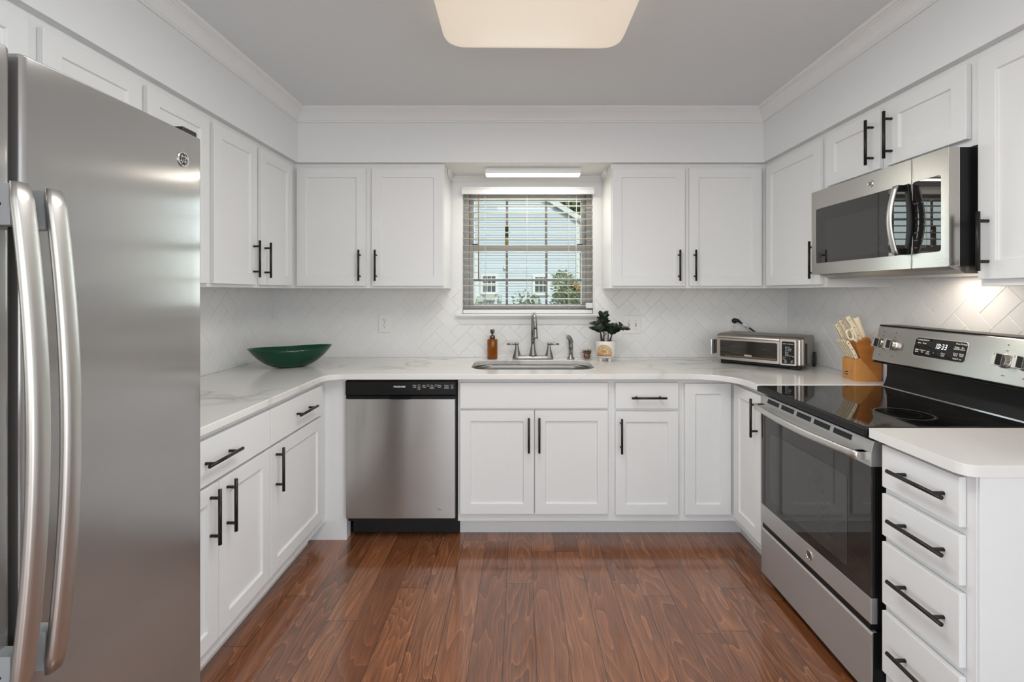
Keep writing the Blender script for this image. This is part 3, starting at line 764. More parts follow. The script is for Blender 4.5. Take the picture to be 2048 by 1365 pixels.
bm = bmesh.new(); a_ = [bm.verts.new(T0((*p, .0004))) for p in rrect(-2.026, -1.783, .046, .131, .014, 5)]; b_ = [bm.verts.new(T0((*p, .0012))) for p in rrect(-2.022, -1.787, .050, .127, .012, 5)]
for k in range(len(a_)): bm.faces.new([a_[k], a_[(k + 1) % len(a_)], b_[(k + 1) % len(a_)], b_[k]])
obj('display_bezel', bm, st_han, cpn)
# clock digits, seven-segment
bm = bmesh.new()
SEG = {'1': 'bc', '0': 'abcdef', '3': 'abgcd'}
def seg(x0, y0, ch, wd, ht, tk=.0028):
    R_ = {'a': (0, ht - tk, wd, ht), 'b': (wd - tk, ht / 2, wd, ht), 'c': (wd - tk, 0, wd, ht / 2), 'd': (0, 0, wd, tk), 'e': (0, 0, tk, ht / 2), 'f': (0, ht / 2, tk, ht), 'g': (0, ht / 2 - tk / 2, wd, ht / 2 + tk / 2)}
    for s_ in SEG[ch]:
        a, b, c, d_ = R_[s_]; g = .0004
        vv = [bm.verts.new(T0((x0 + px + py * .12, y0 + py, .0019))) for px, py in ((a + g, b + g), (c - g, b + g), (c - g, d_ - g), (a + g, d_ - g))]
        bm.faces.new(vv)
for k, ch in enumerate('1033'): seg(-1.926 + k * .0135 + (.004 if k > 1 else 0), .089, ch, .0095, .021)
for yy in (.095, .103):
    bm.faces.new([bm.verts.new(T0((-1.8995 + a, yy + b, .0019))) for a, b in ((0, 0), (.002, 0), (.002, .002), (0, .002))])
obj('clock_digits', bm, emit_mat('clock_glow', (.85, .97, 1), 1.1), dp)
bm = bmesh.new()
def pt(s, y, v, size): text(bm, s, lambda q: T0((y + q[0], v + q[1], .0018 + q[2])), size, ex=.0002)
pt('Cooking Options', -1.985, .119, .0085); pt('Oven Settings', -1.812, .119, .0085)
for s, y, v in (('Bake', -2.0, .105), ('Broil', -1.975, .105), ('Bake', -2.005, .076), ('Lock', -2.005, .068), ('Convect', -1.978, .076), ('On', -1.978, .068), ('Self', -1.951, .072), ('Clean', -1.951, .064), ('+', -1.925, .07), ('-', -1.905, .07), ('Oven', -1.882, .073), ('Light', -1.882, .065), ('Timer', -1.829, .105), ('On/Off', -1.829, .098), ('Set', -1.804, .105), ('Clock', -1.804, .098), ('Cook', -1.829, .08), ('Time', -1.829, .073), ('Delay', -1.804, .08), ('Time', -1.804, .073), ('Hold 3 sec', -1.818, .06)): pt(s, y, v, .0085)
obj('lettering', bm, printw, dp)
bm = bmesh.new()
def pd(s, y, v, size=.0058): text(bm, s, lambda q: T0((y + q[0], v + q[1], .0006 + q[2])), size, ex=.0002)
for y in (-2.205, -2.135, -1.644, -1.575):
    pd('Off', y, .128 - .013); pd('Hi', y - .034, .09); pd('Lo', y + .034, .085); pd('Med', y + .004, .028)
    prism(bm, [(y - .002 + .0, .134), (y + .002, .134), (y + .002, .138), (y - .002, .138)], .0002, .0008, lambda q: T0((q[0], q[1], q[2])))
obj('lettering', bm, printd, cpn)
for y in (2.205, 2.135, 1.644, 1.575):
    Tk = PT(y, .079); bm = bmesh.new(); ax = pn; c0 = Tk((0, 0, 0))
    lathe(bm, [(.0255, 0), (.0255, .004), (.0235, .006), (.0225, .018), (.021, .020), (0, .020)], c0, 28, 0, axis=ax)
    def KB(x0, x1, y0, y1, z0, z1, mi): 
        box(bm, x0, x1, y0, y1, z0, z1, mi, T=Tk)
    KB(-.0065, .0065, -.0215, .0215, .018, .042, 0)
    KB(-.0008, .0008, .012, .0212, .0419, .0424, 1)
    for a, b in ((-.0072, -.0064), (.0064, .0072)): KB(a, b, -.019, .019, .021, .040, 1)
    obj('knob', bm, [st_han, bmatte], rg, bev=.0015)

# ================================================================== microwave
MX, MY0, MY1, MZ0, MZ1 = 1.392, 1.542, 2.268, 1.436, 1.826
mw = thing('microwave', 'stainless over-the-range microwave with bowed vertical handle, mounted under a cabinet', 'microwave', (1.6, 1.9, 1.43))
obj('case', B((MX + .036, 1.80, MY0 + .004, MY1 - .004, MZ0 + .002, MZ1)), bplast, mw, bev=.002)
bm = bmesh.new()
prism(bm, [(MX + .02, MZ0), (MX + .075, MZ0 - .022), (1.78, MZ0 - .022), (1.80, MZ0 + .004), (MX + .02, MZ0 + .004)], MY0 + .02, MY1 - .02, lambda q: (q[0], q[2], q[1]))
obj('underside_vent', bm, st_hy, mw, bev=.001)
area('microwave_lamp', (1.54, 1.86, MZ0 - .026), (1.56, 1.86, 0), .16, .45, 1.6, (1, .86, .72))
ys = 1.689
def mwpanel(name, y0, y1, win):
    bm = bmesh.new()
    o_ = rrect(y0, y1, MZ0, MZ1, .003, 2)
    i_ = rrect(*win, .01, 5)
    loops = []
    for lp, x in ((o_, MX), (i_, MX)):
        vv = [bm.verts.new((x, *p)) for p in lp]; loops.append(vv)
    es = [bm.edges.new((lp[k], lp[(k + 1) % len(lp)])) for lp in loops for k in range(len(lp))]
    fs = [g for g in bmesh.ops.triangle_fill(bm, edges=es, use_beauty=True)['geom'] if isinstance(g, bmesh.types.BMFace)]
    for g in bmesh.ops.extrude_face_region(bm, geom=fs)['geom']:
        if isinstance(g, bmesh.types.BMVert): g.co.x += .034
    return obj(name, bm, st_hy, mw, bev=.0015)
md = mwpanel('door', ys + .001, MY1, (ys + .004, 2.236, 1.488, 1.741))
mglass = M('microwave_glass', (.014, .013, .012), .008, spec=.9, var=.1)
obj('glass', B((MX + .0015, MX + .02, ys + .003, 2.237, 1.487, 1.742)), mglass, md)
obj('glass_screen', B((MX + .0012, MX + .0018, 1.78, 2.17, 1.505, 1.68)), M('microwave_screen', (.03, .029, .028), .01, spec=.8), md)
mc = mwpanel('control_panel', MY0, ys - .001, (1.571, ys - .004, 1.488, 1.741))
obj('keypad_glass', B((MX + .0015, MX + .02, 1.57, ys - .003, 1.487, 1.742)), mglass, mc)
bm = bmesh.new()
for r in range(7):
    for c_ in range(3): text(bm, ('Popcorn', 'Defrost', 'Timer', '1', '2', '3', '4', '5', '6', '7', '8', '9', 'Clock', '0', 'Light', 'Power', 'Sensor', 'Vent', 'Start', 'Add 30', 'Off')[r * 3 + c_], lambda q, r=r, c_=c_: (MX + .0013 - q[2], 1.672 - .032 * c_ - q[0], 1.665 - .026 * r + q[1]), .007, ex=.0001)
obj('lettering', bm, M('keypad_print', (.22, .22, .22), .5), mc)
obj('side_trim', B((MX + .0345, MX + .037, MY0 + .001, MY1 - .001, MZ0 + .001, MZ1 - .001)), st_han, mw)
# handle: bowed bar on a black mount
bm = bmesh.new(); n = 20; rings = []; hy = 1.716
for i in range(n + 1):
    t_ = i / n; z = 1.490 + .245 * t_; x = MX - .036 - .022 * math.sin(PI * t_)
    rings.append([bm.verts.new((x + .0065 * math.cos(a), hy + .012 * math.sin(a), z)) for a in [2 * PI * k / 12 for k in range(12)]])
for a, b in zip(rings, rings[1:]):
    for k in range(12): f = bm.faces.new([a[k], a[(k + 1) % 12], b[(k + 1) % 12], b[k]]); f.smooth = True
bm.faces.new(rings[0]); bm.faces.new(rings[-1])
obj('handle', bm, st_han, md, label='bowed stainless handle')
bm = bmesh.new()
for z0, z1 in ((1.487, 1.510), (1.716, 1.738)): box(bm, MX - .034, MX + .002, hy - .010, hy + .010, z0, z1)
pts = [(ys + .002 + .018 * (1 - math.sin(PI * k / 12)) * 0, z) for k, z in ()]
n = 14
A = [bm.verts.new((MX - .001, ys + .004 - .016 * math.sin(PI * k / n), 1.487 + .251 * k / n)) for k in range(n + 1)]
Bv = [bm.verts.new((MX - .001, ys + .020 - .010 * math.sin(PI * k / n), 1.487 + .251 * k / n)) for k in range(n + 1)]
fs = [bm.faces.new([A[k], Bv[k], Bv[k + 1], A[k + 1]]) for k in range(n)]
for g in bmesh.ops.extrude_face_region(bm, geom=fs)['geom']:
    if isinstance(g, bmesh.types.BMVert): g.co.x -= .010
obj('handle_mount', bm, bplast, md, bev=.002)
badge(md, lambda q: (MX - q[2], 1.886 - q[0], 1.783 + q[1]), .0145, dark=False)

# ================================================================== lamps
warm = emit_mat('lit_diffuser_warm', (1.0, .80, .58), .42)
cl = thing('ceiling_light', 'large glowing rectangular ceiling light with rounded corners', 'ceiling light', (.055, 1.33, ZC))
bm = bmesh.new(); rings = []
for ins, z in ((0, ZC - .012), (0, ZC - .045), (.004, ZC - .07), (.014, ZC - .088), (.032, ZC - .098), (.06, ZC - .102), (.16, ZC - .106)):
    rings.append([bm.verts.new((x, y, z)) for x, y in rrect(-.302 + ins, .428 - ins, .72 + ins, 1.975 - ins, max(.02, .075 - ins * .3), 8)])
for a, b in zip(rings, rings[1:]):
    for k in range(len(a)): f = bm.faces.new([a[k], a[(k + 1) % len(a)], b[(k + 1) % len(a)], b[k]]); f.smooth = True
bm.faces.new(rings[-1])
bmesh.ops.rotate(bm, verts=bm.verts, cent=(.055, 1.33, 0), matrix=Matrix.Rotation(math.radians(.8), 3, 'Z'))
obj('diffuser', bm, warm, cl)
obj('base_pan', B((-.27, .40, .75, 1.94, ZC - .02, ZC)), trimp, cl)
area('ceiling_light_lamp', (.06, 1.33, ZC - .115), (.06, 1.33, 0), .65, 1.15, 20, (1, .99, .975))

led = emit_mat('lit_led_strip', (1.0, .93, .80), 2.0)
lx0, lx1 = PX(970, 2.965), PX(1162, 2.965)
ll = thing('light_bar', 'short white linear light bar glowing under the soffit above the window', 'light fixture', ((lx0 + lx1) / 2, 3.0, ZS))
obj('housing', B((lx0, lx1, 2.965, 3.045, PZ(346.5, 2.965), ZS)), trimp, ll, bev=.004)
obj('diffuser', B((lx0 + .003, lx1 - .003, 2.968, 3.042, PZ(355, 3.042), PZ(346.5, 2.965) + .001)), led, ll, bev=.004)
area('light_bar_lamp', ((lx0 + lx1) / 2, 3.005, PZ(355, 2.965) - .006), ((lx0 + lx1) / 2, 3.005, 0), lx1 - lx0, .06, 3.0, (1, .93, .82))

# ================================================================== faucet and sink-side things
fx, fy = .085, 3.115
fa = thing('faucet', 'brushed nickel two-handle bridge faucet with gooseneck spout behind the sink', 'faucet', (fx, fy, CT))
bm = bmesh.new()
pts = rrect(fx - .132, fx + .132, fy - .028, fy + .028, .027, 8)
A = [[bm.verts.new((fx + (x - fx) * s, fy + (y - fy) * s2, z)) for x, y in pts] for s, s2, z in ((1, 1, CT), (1, 1, CT + .008), (.985, .93, CT + .016), (.97, .8, CT + .022))]
for a, b in zip(A, A[1:]):
    for k in range(len(a)): f = bm.faces.new([a[k], a[(k + 1) % len(a)], b[(k + 1) % len(a)], b[k]]); f.smooth = True
bm.faces.new(A[0]); bm.faces.new(A[-1])
obj('deck_plate', bm, nickel, fa)
bm = bmesh.new()
lathe(bm, [(.027, .018), (.025, .03), (.018, .06), (.0135, .09), (.012, .115), (.0135, .117), (.0135, .122), (.011, .124)], (fx, fy, CT), 24)
pts = [(fx, fy, CT + .12), (fx, fy, CT + .21)]
for k in range(1, 13):
    a = PI * k / 12; R = .058
    pts.append((fx + .010 * k / 12, fy - R + R * math.cos(a), CT + .235 + .062 * math.sin(a)))
pts.append((fx + .012, fy - .118, CT + .19))
tube(bm, pts, .0125, 16)
obj('spout', bm, nickel, fa)
bm = bmesh.new(); lathe(bm, [(.0125, .205), (.0135, .2), (.0135, .185), (.0155, .16), (.018, .148), (.016, .146), (0, .146)], (fx + .012, fy - .1185, CT), 20); obj('spray_head', bm, nickel, fa)
for s in (-1, 1):
    hx = fx + s * .105
    bm = bmesh.new()
    lathe(bm, [(.030, 0), (.029, .012), (.022, .035), (.014, .065), (.010, .09), (.0095, .094), (.0115, .097), (.0115, .104), (.007, .107), (0, .107)], (hx, fy, CT), 22)
    tube(bm, [(hx + s * .006, fy, CT + .096), (hx + s * .035, fy - .002, CT + .097), (hx + s * .066, fy - .004, CT + .098)], [.0052, .0062, .0068], 12)
    obj('lever_handle', bm, nickel, fa)
sx = .333
sp = thing('side_sprayer', 'nickel side sprayer standing right of the faucet', 'sprayer', (sx, 3.12, CT))
bm = bmesh.new(); lathe(bm, [(.025, 0), (.025, .004), (.018, .012), (.0145, .022), (.014, .03), (0, .03)], (sx, 3.12, CT), 20); obj('base', bm, nickel, sp)
bm = bmesh.new(); tube(bm, [(sx, 3.12, CT + .028), (sx, 3.12, CT + .085), (sx - .001, 3.12, CT + .12), (sx - .008, 3.112, CT + .137), (sx - .019, 3.10, CT + .148)], [.0135, .0145, .0155, .0145, .0135], 14); obj('spray_wand', bm, nickel, sp)
# soap dispenser
amber = M('amber_glass', (.42, .13, .008), .06, trans=.6, ior=1.45, var=.03)
ax_, ay_ = -.182, 3.128
sd = thing('soap_dispenser', 'amber glass soap pump bottle left of the faucet', 'soap dispenser', (ax_, ay_, CT))
bm = bmesh.new(); lathe(bm, [(0, .001), (.030, .001), (.034, .005), (.034, .123), (.032, .129), (.018, .131), (.016, .138), (0, .138)], (ax_, ay_, CT), 32); obj('bottle', bm, amber, sd)
bm = bmesh.new(); lathe(bm, [(.0175, .132), (.0175, .152), (.010, .154), (.006, .156), (.006, .168), (.014, .169), (.014, .19), (.012, .193), (0, .193)], (ax_, ay_, CT), 20)
tube(bm, [(ax_, ay_, CT + .184), (ax_ + .008, ay_ - .025, CT + .184), (ax_ + .010, ay_ - .036, CT + .176)], [.007, .006, .005], 10); obj('pump', bm, M('pump_dark_metal', (.16, .145, .125), .28, metal=1), sd)

# ================================================================== plants
def leaf(bm, base, d, L, wd, up=Vector((0, 0, 1)), curl=.25, mi=0):
    base = Vector(base); d = Vector(d).normalized(); side = d.cross(up)
    if side.length < .05: side = Vector((1, 0, 0))
    side.normalize(); nrm = side.cross(d).normalized()
    prof_ = ((0, .12), (.25, .85), (.5, 1), (.78, .68), (1, .03)); prev = None
    for t_, ww in prof_:
        c = base + d * L * t_ - nrm * curl * L * t_ * t_
        r = [bm.verts.new(c + side * s * wd * ww / 2 + nrm * abs(s) * wd * .12) for s in (-1, 0, 1)]
        if prev:
            for k in range(2):
                f = bm.faces.new([prev[k], prev[k + 1], r[k + 1], r[k]]); f.material_index = mi; f.smooth = True
        prev = r
zz = leaf_mat('dark_glossy_leaf', (.010, .018, .012), (.022, .040, .022), 60, .3)
zzl = leaf_mat('light_leaf', (.06, .11, .02), (.12, .18, .04), 60, .4)
soil = M('potting_soil', (.03, .02, .014), .9, var=.5)
ceram = M('white_ceramic', (.78, .76, .71), .25)
px_, py_, pr = .548, 3.03, .064
pp = thing('potted_plant', 'dark-leaved houseplant in a white footed planter with a sunburst design', 'plant', (px_, py_, CT))
bm = bmesh.new()
lathe(bm, [(0, .021), (.04, .021), (.054, .026), (.062, .037), (pr, .05), (pr, .128), (.062, .130), (.060, .128), (.060, .115), (0, .115)], (px_, py_, CT), 48)
pot = obj('planter', bm, ceram, pp)
for a in (60, 200, 300):
    bm = bmesh.new(); lathe(bm, [(.0095, .0), (.011, .002), (.011, .028), (0, .028)], (px_ + .036 * math.cos(math.radians(a)), py_ + .036 * math.sin(math.radians(a)), CT), 14)
    obj('foot', bm, ceram, pot)
bm = bmesh.new(); lathe(bm, [(.0598, .1155), (.03, .119), (0, .119)], (px_, py_, CT), 24); obj('soil', bm, soil, pp)
# sunburst glazed on the front left of the pot
sunm = M('sun_orange', (.62, .27, .015), .4); rayy = M('ray_yellow', (.62, .36, .08), .4); rayd = M('motif_dark', (.035, .025, .018), .5); pinkm = M('motif_pink', (.62, .25, .13), .4)
def onpot(s, z, out=.0006):
    a = math.radians(-112) + s / pr
    return (px_ + (pr + out) * math.cos(a), py_ + (pr + out) * math.sin(a), CT + z)
def patch(bm, P, mi, out=.0006, n=6):
    (a, b, c, d_) = P
    L_ = [bm.verts.new(onpot(a[0] + (d_[0] - a[0]) * k / n, a[1] + (d_[1] - a[1]) * k / n, out)) for k in range(n + 1)]
    R_ = [bm.verts.new(onpot(b[0] + (c[0] - b[0]) * k / n, b[1] + (c[1] - b[1]) * k / n, out)) for k in range(n + 1)]
    for k in range(n): bm.faces.new([L_[k], R_[k], R_[k + 1], L_[k + 1]]).material_index = mi
bm = bmesh.new(); zc = .058
for k in range(13):
    a = math.radians(4 + 172 * k / 12); ca, sa = math.cos(a), math.sin(a)
    r0, r1 = .024, .052; w0, w1 = .0015, .0038
    for sh, mi, o_ in ((.0012, 2, .0006), (0, 1, .0009)):
        q = lambda r, w_: (ca * r - sa * w_ + sh, zc + sa * r + ca * w_ - sh * .4)
        patch(bm, [q(r0, -w0), q(r0, w0), q(r1, w1), q(r1, -w1)], mi, o_, 3)
for k in range(12):
    a0, a1 = PI * k / 12, PI * (k + 1) / 12
    for rr, mi, o_ in ((.0205, 2, .0006), (.019, 0, .0009)):
        bm.faces.new([bm.verts.new(onpot(0, zc, o_)), bm.verts.new(onpot(rr * math.cos(a0), zc + rr * math.sin(a0), o_)), bm.verts.new(onpot(rr * math.cos(a1), zc + rr * math.sin(a1), o_))]).material_index = mi
for z0, z1, mi, o_ in ((.051, .0555, 3, .0007), (.047, .0505, 1, .0007), (.043, .0465, 3, .0007), (.0385, .042, 2, .0008)):
    patch(bm, [(-.05, z0), (-.05, z1), (.05, z1), (.05, z0)], mi, o_, 10)
obj('sunburst_motif', bm, [sunm, rayy, rayd, pinkm], pot, label='orange sunburst design glazed on the planter')
stems = [((-.030, 0), (-.034, .0, .115), (-.062, -.01, .155), 7), ((-.012, .01), (-.010, .0, .14), (-.018, -.01, .225), 10), ((.012, -.01), (.012, -.005, .09), (.022, -.01, .135), 7), ((.030, .0), (.034, -.0, .075), (.060, -.005, .115), 6), ((.022, .012), (.050, .0, .105), (.110, -.01, .115), 9), ((-.022, -.012), (-.036, -.02, .10), (-.07, -.02, .115), 7)]
bs_, bl_ = bmesh.new(), bmesh.new()
for (bx, by), m_, e_, nl in stems:
    p0 = Vector((px_ + bx, py_ + by, CT + .116)); p1 = Vector((px_ + m_[0], py_ + m_[1], CT + .116 + m_[2])); p2 = Vector((px_ + e_[0], py_ + e_[1], CT + .116 + e_[2] * .8))
    pts = [(1 - t_) ** 2 * p0 + 2 * t_ * (1 - t_) * p1 + t_ * t_ * p2 for t_ in [k / 10 for k in range(11)]]
    tube(bs_, pts, [.0042 - .0024 * k / 10 for k in range(11)], 8)
    for k in range(nl):
        t_ = .45 + .55 * k / (nl - 1); i_ = min(9, int(t_ * 10)); p = pts[i_].lerp(pts[i_ + 1], t_ * 10 - i_)
        d = (pts[min(10, i_ + 1)] - pts[max(0, i_ - 1)]).normalized()
        for s in (-1, 1):
            dd = d * .55 + Vector((s * random.uniform(.5, 1), random.uniform(-.9, .2), random.uniform(-.2, .35)))
            leaf(bl_, p, dd, random.uniform(.034, .050), random.uniform(.022, .030), up=Vector((random.uniform(-.3, .3), -.8, .5)), curl=random.uniform(.1, .45))
obj('stems', bs_, leaf_mat('dark_stem', (.02, .018, .012), (.035, .03, .02)), pp)
obj('leaves', bl_, zz, pp)
bm = bmesh.new()
for k in range(5): leaf(bm, (px_ + random.uniform(-.01, .01), py_ - .01, CT + .17 + random.uniform(-.01, .05)), (random.uniform(-1, 1), -.4, .6), .03, .015)
obj('young_leaves', bm, zzl, pp)

tx, ty = .432, 3.105
dish = bmesh.new(); lathe(dish, [(0, .002), (.028, .002), (.037, .010), (.0415, .024), (.0425, .044), (.0405, .044), (.0395, .025), (.035, .012), (.027, .0045), (0, .0045)], (tx, ty, CT), 32)
clear, nt_c, bs_c = base_mat('clear_glass')
nt_c.nodes.remove(bs_c); tr_ = nd(nt_c, 'ShaderNodeBsdfTransparent'); gl_ = nd(nt_c, 'ShaderNodeBsdfGlossy'); gl_.inputs['Roughness'].default_value = .04; mx_ = nd(nt_c, 'ShaderNodeMixShader')
tr_.inputs[0].default_value = (.97, .975, .97, 1)
lk(nt_c, mth(nt_c, 'MULTIPLY_ADD', noise(nt_c, pos(nt_c), 40, 2), .06, .05), mx_.inputs[0]); lk(nt_c, tr_.outputs[0], mx_.inputs[1]); lk(nt_c, gl_.outputs[0], mx_.inputs[2]); lk(nt_c, mx_.outputs[0], nt_c.nodes['Material Output'].inputs[0])
gd = obj('glass_dish', dish, clear); tag(gd, 'small clear glass dish holding a tiny terracotta pot, beside the sprayer', 'dish')
terra = M('terracotta', (.20, .055, .022), .6)
tp = thing('succulent_pot', 'tiny brown terracotta pot with small succulent standing in a glass dish', 'plant', (tx + .006, ty, CT + .0045))
bm = bmesh.new(); lathe(bm, [(0, .001), (.019, .001), (.0245, .036), (.027, .037), (.027, .047), (.0245, .047), (.024, .04), (0, .04)], (tx + .006, ty, CT + .0045), 24); obj('pot', bm, terra, tp)
bm = bmesh.new()
for k in range(26):
    a = k * 2.4; rr = .003 + .0006 * k
    leaf(bm, (tx + .006 + rr * math.cos(a), ty + rr * math.sin(a), CT + .044), (math.cos(a) * .8, math.sin(a) * .8, 1.0 - k * .03), random.uniform(.018, .034), .010, curl=.1)
obj('leaves', bm, leaf_mat('succulent_leaf', (.10, .13, .05), (.16, .10, .05), 70), tp)

# ================================================================== outlets and switch
def wallplate(name, label, x, z, wd, ht, cat):
    t = thing(name, label, cat, (x, WB - .006, z))
    bm = bmesh.new(); yb = WB - .006
    prism(bm, rrect(x - wd / 2, x + wd / 2, z - ht / 2, z + ht / 2, .004, 3), -.004, .0075, lambda q: (q[0], yb - q[2], q[1]))
    obj('cover_plate', bm, wplast, t, bev=.002)
    return t
def receptacle(t, x, z):
    yb = WB - .0135
    bm = bmesh.new(); prism(bm, rrect(x - .0165, x + .0165, z - .0135, z + .0135, .010, 5), 0, .0018, lambda q: (q[0], yb - q[2], q[1]))
    o = obj('receptacle', bm, wplast, t)
    bm = bmesh.new()
    for dx, h_ in ((-.006, .0085), (.006, .007)): box(bm, x + dx - .0013, x + dx + .0013, yb - .0021, yb - .0012, z + .0005, z + .0005 + h_)
    lathe(bm, [(.0026, 0), (0, .0003)], (x, yb - .0019, z - .007), 10, axis=(0, -1, 0))
    obj('slots', bm, slot_d, o)
ox = PX(770, WB); oz = PZ(647, WB)
t = wallplate('outlet', 'white duplex outlet with both sockets empty, left of the window', ox, oz, .078, .122, 'outlet')
receptacle(t, ox, oz + .020); receptacle(t, ox, oz - .020)
bm = bmesh.new(); lathe(bm, [(.003, 0), (.0025, .001), (0, .0012)], (ox, WB - .0135, oz), 10, axis=(0, -1, 0)); obj('screw', bm, lgrey, t)
ox2 = PX(1466, WB); oz2 = PZ(648, WB)
t = wallplate('outlet', 'white duplex outlet with a black plug in it, behind the toaster oven', ox2, oz2, .078, .122, 'outlet')
receptacle(t, ox2, oz2 + .020); receptacle(t, ox2, oz2 - .020)
swx, swz = PX(1264, WB), PZ(649.5, WB)
t = wallplate('switch_plate', 'white double light switch on the tiles right of the window', swx, swz, .118, .122, 'light switch')
for s in (-1, 1):
    bm = B((swx + s * .023 - .0055, swx + s * .023 + .0055, WB - .0141, WB - .0128, swz - .0125, swz + .0125)); o = obj('toggle_slot', bm, lgrey, t)
    bm = bmesh.new(); prism(bm, [(0, -.004), (0, .006), (.011, .011), (.012, .007)], swx + s * .023 - .0035, swx + s * .023 + .0035, lambda q: (q[2], WB - .0135 - q[0], swz + q[1])); obj('toggle', bm, wplast, t, bev=.001)
    bm = bmesh.new()
    for z in (-.03, .03): lathe(bm, [(.003, 0), (.0025, .001), (0, .0012)], (swx + s * .023, WB - .0135, swz + z), 10, axis=(0, -1, 0))
    obj('screws', bm, lgrey, t)

# ================================================================== green glass bowl
gg = bmesh.new(); Lh, Wh, hh = .228, .140, .116
nu, nv = 40, 14
def bowlpt(a, v, off=0):
    """a along the outline, v 0 at the base to 1 at the rim"""
    k = .22 + .78 * v ** .62
    ex = abs(math.cos(a)) ** .75 * math.copysign(1, math.cos(a)); ey = abs(math.sin(a)) ** 1.25 * math.copysign(1, math.sin(a))
    z = hh * v ** 1.35 * (.93 + .09 * ex * ex)
    return Vector(((Lh * k - off) * ex, (Wh * k - off) * ey, z + (off * .8 if v < .98 else 0)))
rings = [[gg.verts.new(bowlpt(2 * PI * i / nu, j / nv)) for i in range(nu)] for j in range(nv + 1)] + [[gg.verts.new(bowlpt(2 * PI * i / nu, j / nv, .005)) for i in range(nu)] for j in range(nv, -1, -1)]
for a, b in zip(rings, rings[1:]):
    for k in range(nu): f = gg.faces.new([a[k], a[(k + 1) % nu], b[(k + 1) % nu], b[k]]); f.smooth = True
gg.faces.new(rings[0]); gg.faces.new(rings[-1])
def green_mat():
    m, nt, bs = base_mat('green_glass')
    p = pos(nt); v = nd(nt, 'ShaderNodeTexVoronoi'); v.inputs['Scale'].default_value = 55; lk(nt, p, v.inputs['Vector'])
    n = noise(nt, p, 18, 3)
    lk(nt, mixc(nt, n, (0, .045, .022), (.001, .14, .07)), bs.inputs['Base Color']); bs.inputs['Roughness'].default_value = .09
    bs.inputs['Transmission Weight'].default_value = .5; bs.inputs['IOR'].default_value = 1.48
    bump(nt, bs, v.outputs[0], .25, .006)
    return m
bo = obj('bowl', gg, green_mat())
bo.location = (-1.345, 2.795, CT + .0005); bo.rotation_euler = (0, 0, math.atan2(.25, .377))
tag(bo, 'long boat-shaped dark green glass bowl on the counter in the left corner', 'bowl')

# ================================================================== toaster oven
TA = -math.atan2(2.98 - 2.667, 1.569 - 1.225); TW = .475; TD = .278
to = thing('toaster_oven', 'low wide stainless toaster oven standing diagonally in the right back corner', 'toaster oven', (1.222, 2.950, CT), rz=TA)
champ = steel('oven_stainless', (.55, .50, .45), .3, (3, 3, 60), (0, 0, 1), .4)
champd = M('oven_shell_metal', (.30, .27, .24), .36, metal=.9)
def tb(name, bm, m, par=None, **k): return obj(name, bm, m, par or to, local=True, **k)
bm = bmesh.new()
prism(bm, [(.004, .026), (.004, .165), (.012, .180), (.03, .185), (TD - .03, .185), (TD - .008, .175), (TD, .155), (TD, .06), (TD - .02, .03)], .0, TW, lambda q: (q[2], q[0], q[1]))
tb('shell', bm, champd, bev=.008, seg=3)
bm = bmesh.new(); prism(bm, [(-.012, .160), (-.008, .172), (.006, .180), (.02, .180), (.02, .160)], .002, .355, lambda q: (q[2], q[0], q[1])); tb('top_rail', bm, champ, bev=.003)
# door with window
def ringpanel(o_, i_, y, th):
    bm = bmesh.new(); es = []
    for lp in (o_, i_):
        vv = [bm.verts.new((p[0], y, p[1])) for p in lp]; es += [bm.edges.new((vv[k], vv[(k + 1) % len(vv)])) for k in range(len(vv))]
    fs = [g for g in bmesh.ops.triangle_fill(bm, edges=es, use_beauty=True)['geom'] if isinstance(g, bmesh.types.BMFace)]
    for g in bmesh.ops.extrude_face_region(bm, geom=fs)['geom']:
        if isinstance(g, bmesh.types.BMVert): g.co.y += th
    return bm
dr = tb('door', ringpanel(rrect(.006, .355, .028, .158, .006, 4), rrect(.024, .343, .044, .146, .008, 5), -.014, .018), champ, bev=.002)
tb('glass', B((.022, .345, -.008, -.004, .042, .148)), M('toaster_window', (.03, .026, .021), .05, spec=.7, trans=.0), dr)
bm = bmesh.new()
for z, x0, x1 in ((.112, .032, .15), (.108, .20, .335), (.074, .032, .17), (.068, .2, .338)): cyl(bm, (x0, -.0086, z), (x1, -.0086, z - .004), .0011, 6)
box(bm, .05, .335, -.0092, -.0082, .047, .056)
tb('rack', bm, M('rack_wire', (.16, .13, .10), .35, metal=1), dr)
bm = bmesh.new(); text(bm, 'NINJA', lambda q: (.185 + q[0], -.0088 - q[2], .060 + q[1]), .016, bold=.0004); tb('lettering', bm, printw, dr)
cpt = tb('control_panel', ringpanel(rrect(.356, .440, .026, .172, .006, 4), rrect(.3665, .430, .034, .160, .005, 4), -.013, .017), champ, bev=.002)
tb('touch_panel', B((.365, .4315, -.0115, -.004, .033, .161)), bplast, cpt)
tb('corner_post', B((.440, .462, -.012, .02, .026, .175)), champ, bev=.008, seg=4)
bm = bmesh.new()
for k, s in enumerate(('Air Fry', 'Air Roast', 'Air Broil', 'Bake', 'Bagel', 'Dehydrate')): text(bm, s, lambda q, k=k: (.383 + q[0], -.0118 - q[2], .128 - k * .0095 + q[1]), .0085, 'LEFT')
for s, x, z in (('TEMP / DARKNESS', .398, .146), ('Time', .378, .071), ('Slice', .426, .077), ('Start', .378, .060)): text(bm, s, lambda q, x=x, z=z: (x + q[0], -.0118 - q[2], z + q[1]), .0068)
for x in (.377, .408):
    for z in (.040, .049):
        box(bm, x, x + .016, -.0121, -.0116, z, z + .0006); box(bm, x, x + .016, -.0121, -.0116, z + .0065, z + .0071); text(bm, 'set', lambda q, x=x, z=z: (x + .008 + q[0], -.0118 - q[2], z + .0035 + q[1]), .0065)
tb('lettering', bm, printw, cpt)
